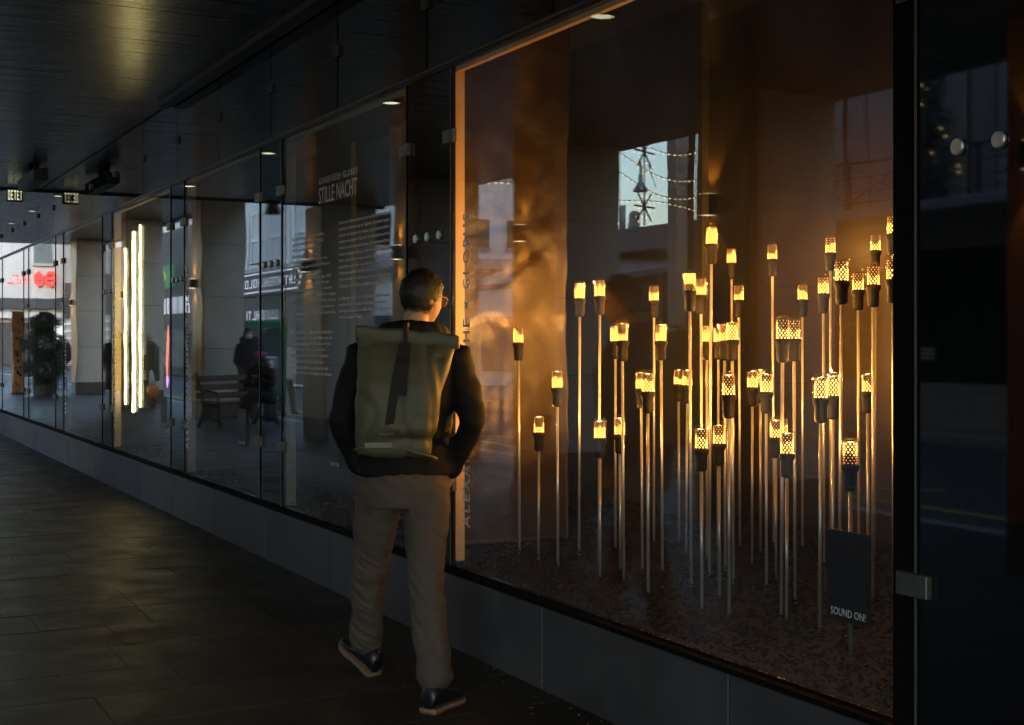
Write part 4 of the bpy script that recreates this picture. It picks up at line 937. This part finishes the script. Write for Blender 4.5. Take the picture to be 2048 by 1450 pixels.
STAND = dict(head=(0, .03, 1.62), yaw=0, pelvis=(0, 0, .95), chest=(0, 0, 1.28), neck=(0, .01, 1.50), shoL=(-.20, 0, 1.42), shoR=(.20, 0, 1.42), elbL=(-.26, -.02, 1.14), elbR=(.26, -.02, 1.14), wriL=(-.24, .08, .92), wriR=(.24, .08, .92),
             hipL=(-.09, 0, .88), hipR=(.09, 0, .88), kneL=(-.10, .03, .48), kneR=(.10, .0, .48), ankL=(-.10, -.02, .10), ankR=(.11, -.05, .10), heelL=(-.10, -.06, .0), heelR=(.11, -.09, .0), toeL=(-.13, .19, .0), toeR=(.14, .16, .0))
def J(**k): d = dict(STAND); d.update(k); return d

# the walking man: local X runs to the right of his back, local Y away from the camera
cy, sy = .8866, .4627; D0 = 5.75; l0 = (815 - 1024) / 2700
MAN = (D0 * (sy + cy * l0) - 2.85, D0 * (cy - sy * l0), 0)
man, MV, MH = person('person', 'man in black jacket and brown trousers walking past the lit window', MAN, R(-27.56),
    dict(head=(.058, .055, 1.692), yaw=R(-48), pitch=R(-10), pelvis=(-.012, .0, .965), chest=(.0, -.01, 1.29), neck=(.022, .02, 1.525), shoL=(-.198, -.005, 1.445), shoR=(.212, .005, 1.435), elbL=(-.278, -.06, 1.165), elbR=(.282, -.05, 1.16), wriL=(-.205, .03, .975), wriR=(.190, .03, .965),
         hipL=(-.118, .02, .875), hipR=(.085, -.01, .875), kneL=(-.185, .19, .475), kneR=(.086, -.13, .48), ankL=(-.212, .345, .165), ankR=(.130, -.235, .145), heelL=(-.175, .315, .0), toeL=(-.335, .49, .105), heelR=(.105, -.30, .0), toeR=(.225, -.075, .0)),
    M['jacket'], M['trouser'], M['hair_dark'], 'short', voxel=.012, hem=.94, wide=.96, hood=M['jacket'], wr=1.0)
hc = MV['head']; gl = MB()
for s2 in (-1, 1):
    pts = [hc + MH @ Vector((s2 * .034 + .026 * math.cos(a), .103 - .012 * abs(math.cos(a)), .002 + .021 * math.sin(a))) for a in (2 * math.pi * k / 20 for k in range(21))]
    gl.tube(pts, .0026, 6); gl.tube([hc + MH @ Vector((s2 * .062, .094, .008)), hc + MH @ Vector((s2 * .080, .07, .010)), hc + MH @ Vector((s2 * .083, -.012, .014)), hc + MH @ Vector((s2 * .080, -.03, -.012))], .0028, 6)
gl.tube([hc + MH @ Vector((-.009, .105, .006)), hc + MH @ Vector((0, .110, .010)), hc + MH @ Vector((.009, .105, .006))], .0024, 6)
go = gl.build('glasses', M['spec'], man, True)
lg = MB()
for s2 in (-1, 1): lg.add([hc + MH @ Vector((s2 * .034 + .025 * math.cos(a), .103 - .012 * abs(math.cos(a)), .002 + .020 * math.sin(a))) for a in (2 * math.pi * k / 20 for k in range(20))], [tuple(range(20))])
M['specglass'] = glass('specglass', wav=0); lg.build('lenses', M['specglass'], go)

# backpack
bp_ = thing('backpack', 'olive green roll top backpack worn by the walking man', 'backpack', MAN, R(-27.56))
c = MB(); rg = []
def rrect(cu, cv, w, a, bq, e=.35, tilt=0):
    out = []
    for k in range(36):
        q = 2 * math.pi * k / 36; cx, sx = math.cos(q), math.sin(q)
        u = a * math.copysign(abs(cx) ** e, cx); out.append(Vector((cu + u, cv + bq * math.copysign(abs(sx) ** (e + .25), sx), w + tilt * u)))
    return out
for w, cu, a, cv, bq, tl2 in ((1.035, -.030, .140, -.215, .070, 0), (1.05, -.032, .153, -.225, .088, 0), (1.12, -.030, .162, -.235, .104, 0), (1.22, -.018, .174, -.238, .110, -.01), (1.33, -.004, .183, -.232, .102, -.03), (1.42, .004, .190, -.220, .080, -.05), (1.475, .008, .200, -.205, .045, -.07), (1.505, .010, .203, -.195, .022, -.08), (1.53, .012, .205, -.195, .017, -.08)):
    rg.append(rrect(cu, cv, w, a, bq, .42, tl2))
c.loft(rg); me = remesh(c, .009, 4)
def pk(p):
    q = .011 * noise.noise(Vector((p.x * 6, p.y * 6, p.z * 5))) - .007 * max(0, 1 - 5 * abs(noise.noise(Vector((p.x * 4 + p.z * 3, p.y * 3, p.z * 3 - p.x * 4))))) + .006 * noise.noise(Vector((p.x * 13 + p.z * 7, p.y * 8, p.z * 9)))
    q += .016 * math.exp(-((p.z - 1.16 + .25 * (p.x + .02) ** 2 * 3) / .03) ** 2) * math.exp(-((p.x - .02) / .11) ** 2) - .020 * math.exp(-((p.z - 1.105) / .022) ** 2) * math.exp(-((p.x - .03) / .12) ** 2)
    q -= .012 * math.exp(-((p.x - .15 - (1.42 - p.z) * .12) / .02) ** 2) * (1 if p.z < 1.45 else 0)
    q += .010 * math.exp(-((p.x + .11) / .03) ** 2) * math.exp(-((p.z - 1.36) / .1) ** 2)
    return q
link('pack_body', displace(me, pk), M['pack'], bp_)
r0 = MB(); prof = []
for k in range(15):
    u = -.198 + .428 * k / 14; zc = 1.540 - .085 * (u + .2) + .004 * math.sin(k * 1.3); prof.append([Vector((u, -.205 + .026 * math.cos(a) + .01 * math.cos(a) ** 2, zc + .034 * math.sin(a) * (1 - .12 * abs(k - 7) / 7))) for a in (2 * math.pi * q / 18 for q in range(18))])
r0.loft(prof); link('roll_top', displace(remesh(r0, .007, 2), lambda p: .003 * noise.noise(p * 22)), M['pack'], bp_)
def pk_y(u, w):     # rear surface of the pack
    pr = [(1.05, -.313), (1.12, -.339), (1.22, -.348), (1.33, -.334), (1.42, -.300), (1.475, -.250), (1.505, -.236), (1.6, -.236)]
    for (a, b_), (c_, d_) in zip(pr, pr[1:]):
        if w <= c_: return b_ + (d_ - b_) * max(0, (w - a) / (c_ - a)) - .008
    return -.25
def ribbon(pts, wd, th=.004):
    rr_ = []
    for u, w in pts: rr_.append([Vector((u - wd / 2, pk_y(u, w), w)), Vector((u + wd / 2, pk_y(u, w), w)), Vector((u + wd / 2, pk_y(u, w) - th, w)), Vector((u - wd / 2, pk_y(u, w) - th, w))])
    return MB().loft(rr_)
ribbon([(.004 - .045 * (1.50 - w) / .3, w) for w in [1.50 - .03 * q for q in range(12)]], .036).build('strap', M['webbing'], bp_)
ribbon([(.012 - .012 * q / 8, 1.50 - .03 * q) for q in range(8)], .042, .009).build('strap', M['webbing'], bp_)
r = MB().tube([(.012, -.245, 1.488), (.010, -.243, 1.53), (.012, -.225, 1.572), (.014, -.18, 1.575)], .012, 4); r.build('strap', M['webbing'], bp_)
ribbon([(.008, 1.475), (.007, 1.455), (.006, 1.44)], .050, .016).build('buckle', M['metal_dark'], bp_)
ribbon([(-.058, 1.172), (-.058, 1.160)], .042, .004).build('strap_patch', M['pack'], bp_)
ribbon([(-.09, 1.098), (-.09, 1.078)], .11, .003).build('reflective_strip', M['reflective'], bp_)
o = text('lettering', 'SCOPE', M['reflective'], bp_, (-.085, pk_y(0, 1.137) - .004, 1.130), .012, 'end', spacing=1.8, length=.055, height=.007)
pts = [(-.19 + .33 * q / 14, 1.068 - .05 * max(0, (q - 9) / 5) ** 2 + .008 * math.sin(q)) for q in range(15)]
MB().tube([(u, pk_y(u, w) + .012 + .05 * max(0, (u - .07) / .07) ** 2, w) for u, w in pts], .007, 6).build('seam_piping', M['pack'], bp_, True)
for s2, u0 in ((-1, -.095), (1, .115)):
    MB().tube([(u0, -.13, 1.45), (u0 + s2 * .01, -.05, 1.515), (u0 + s2 * .015, .05, 1.50), (u0 + s2 * .03, .14, 1.36), (u0 + s2 * .06, .10, 1.16), (u0 + s2 * .05, -.12, 1.08)], .016, 8).build('shoulder_strap', M['webbing'], bp_, True)

# people across the passage, seen in the glass
person('person', 'standing woman with brown hair, pale face mask and dark coat behind the bench', (-4.5, 24.75, 0), R(200), J(head=(0, .03, 1.66), yaw=R(-25), neck=(0, .01, 1.53), wriL=(-.15, .14, 1.0), wriR=(.2, .1, .95)), M['coat_navy'], M['coat_black'], M['hair_brown'], 'long', hem=.55, hood=M['coat_black'], voxel=.022)
wm = bpy.data.objects['person.001']
mk = MB().ell((0, .115, 1.615), .062, .035, .048, 14, 10).build('face_mask', M['mask'], wm, True); mk.rotation_euler = (0, 0, 0)
mk.parent = wm; mk.location = (.012, .0, 0)
person('person', 'woman in pink beret and dark fur hooded coat sitting on the bench', (-4.28, 23.2, 0), R(222), J(head=(0, .12, 1.20), yaw=R(-12), pelvis=(0, -.04, .54), chest=(0, -.02, .86), neck=(0, .05, 1.07), shoL=(-.2, .0, 1.0), shoR=(.2, .0, 1.0), elbL=(-.25, .08, .74), elbR=(.25, .10, .76), wriL=(-.06, .28, .80), wriR=(.05, .28, .88),
    hipL=(-.09, .03, .52), hipR=(.09, .03, .52), kneL=(-.10, .46, .54), kneR=(.06, .47, .64), ankL=(-.10, .44, .12), ankR=(-.05, .52, .26), heelL=(-.1, .40, .0), toeL=(-.12, .64, .0), heelR=(-.06, .50, .15), toeR=(-.10, .72, .20)), M['coat_brown'], M['coat_black'], M['hair_brown'], 'beret', hem=.44, hood=M['fur'], voxel=.022)
person('person', 'grey haired person in a dark coat at the rubbish bin', (-4.25, 31.6, 0), R(-75), J(head=(0, .08, 1.62), yaw=R(10), neck=(0, .04, 1.5), wriL=(-.15, .3, 1.1), wriR=(.24, .02, .86)), M['coat_black'], M['coat_black'], M['hair_grey'], 'short', hem=.62, voxel=.024)
bgx = thing('shopping_bag', 'white and orange carrier bag hanging beside the grey haired person', 'bag', (-4.15, 31.2, .25))
MB().loft([[(sx * w, sy_ * d, z_) for sx, sy_ in ((-1, -1), (1, -1), (1, 1), (-1, 1))] for w, d, z_ in ((.10, .06, 0), (.15, .08, .12), (.13, .07, .25), (.08, .05, .30))]).build('orange_part', M['bag_orange'], bgx, True)
MB().loft([[(sx * w, sy_ * d, z_) for sx, sy_ in ((-1, -1), (1, -1), (1, 1), (-1, 1))] for w, d, z_ in ((.08, .05, .301), (.05, .03, .5), (.02, .02, .62))]).build('white_part', M['bag_white'], bgx, True)
person('person', 'person in a black coat walking past the light tubes', (-3.0, 29.3, 0), R(20), J(yaw=R(15)), M['coat_black'], M['coat_black'], M['hair_dark'], 'short', hem=.5, hood=M['coat_black'], voxel=.024, wide=1.25)
person('person', 'person in a dark red coat beside the one in black', (-3.35, 29.9, 0), R(-30), J(), M['coat_red'], M['coat_black'], M['hair_brown'], 'long', hem=.6, voxel=.026, wide=1.1)
person('person', 'person in black jacket and blue jeans far down the passage', (-4.6, 46.5, 0), R(5), J(kneR=(.1, .1, .5), heelR=(.11, .1, 0), toeR=(.12, .35, 0), ankR=(.11, .15, .12)), M['coat_black'], M['jeans'], M['hair_dark'], 'short', voxel=.028, wide=1.1)
person('person', 'person in a pale beige coat walking in the street behind the bench', (-6.9, 29.9, -.13), R(160), J(kneR=(.1, .1, .5), heelR=(.11, .1, 0), toeR=(.12, .35, 0), ankR=(.11, .15, .12)), M['coat_beige'], M['coat_black'], M['hair_dark'], 'short', hem=.78, hood=M['fur'], voxel=.026, wide=1.15)

# ------------------------------------------------------------------ grit and scraps on the paving
lt = MB(); rr = random.Random(9)
for _ in range(420):
    x, y = rr.uniform(-4.2, -.05), rr.uniform(3.0, 20); r_ = rr.choice((.004, .005, .007, .011)); a = rr.uniform(0, 6.28)
    if rr.random() < .4: x = -.05 - abs(rr.gauss(0, .06))
    lt.add([(x + r_ * math.cos(a + q) * (1 if q < 3 else 1.8), y + r_ * math.sin(a + q), .003 + .004 * rr.random()) for q in (0, 1.6, 3.1, 4.7)] + [(x, y, .009)], [(0, 1, 4), (1, 2, 4), (2, 3, 4), (3, 0, 4)])
o = lt.build('grit', M['grit']); o['kind'] = 'stuff'; o['label'] = 'pale specks of grit and paper scraps on the paving'; o['category'] = 'grit'
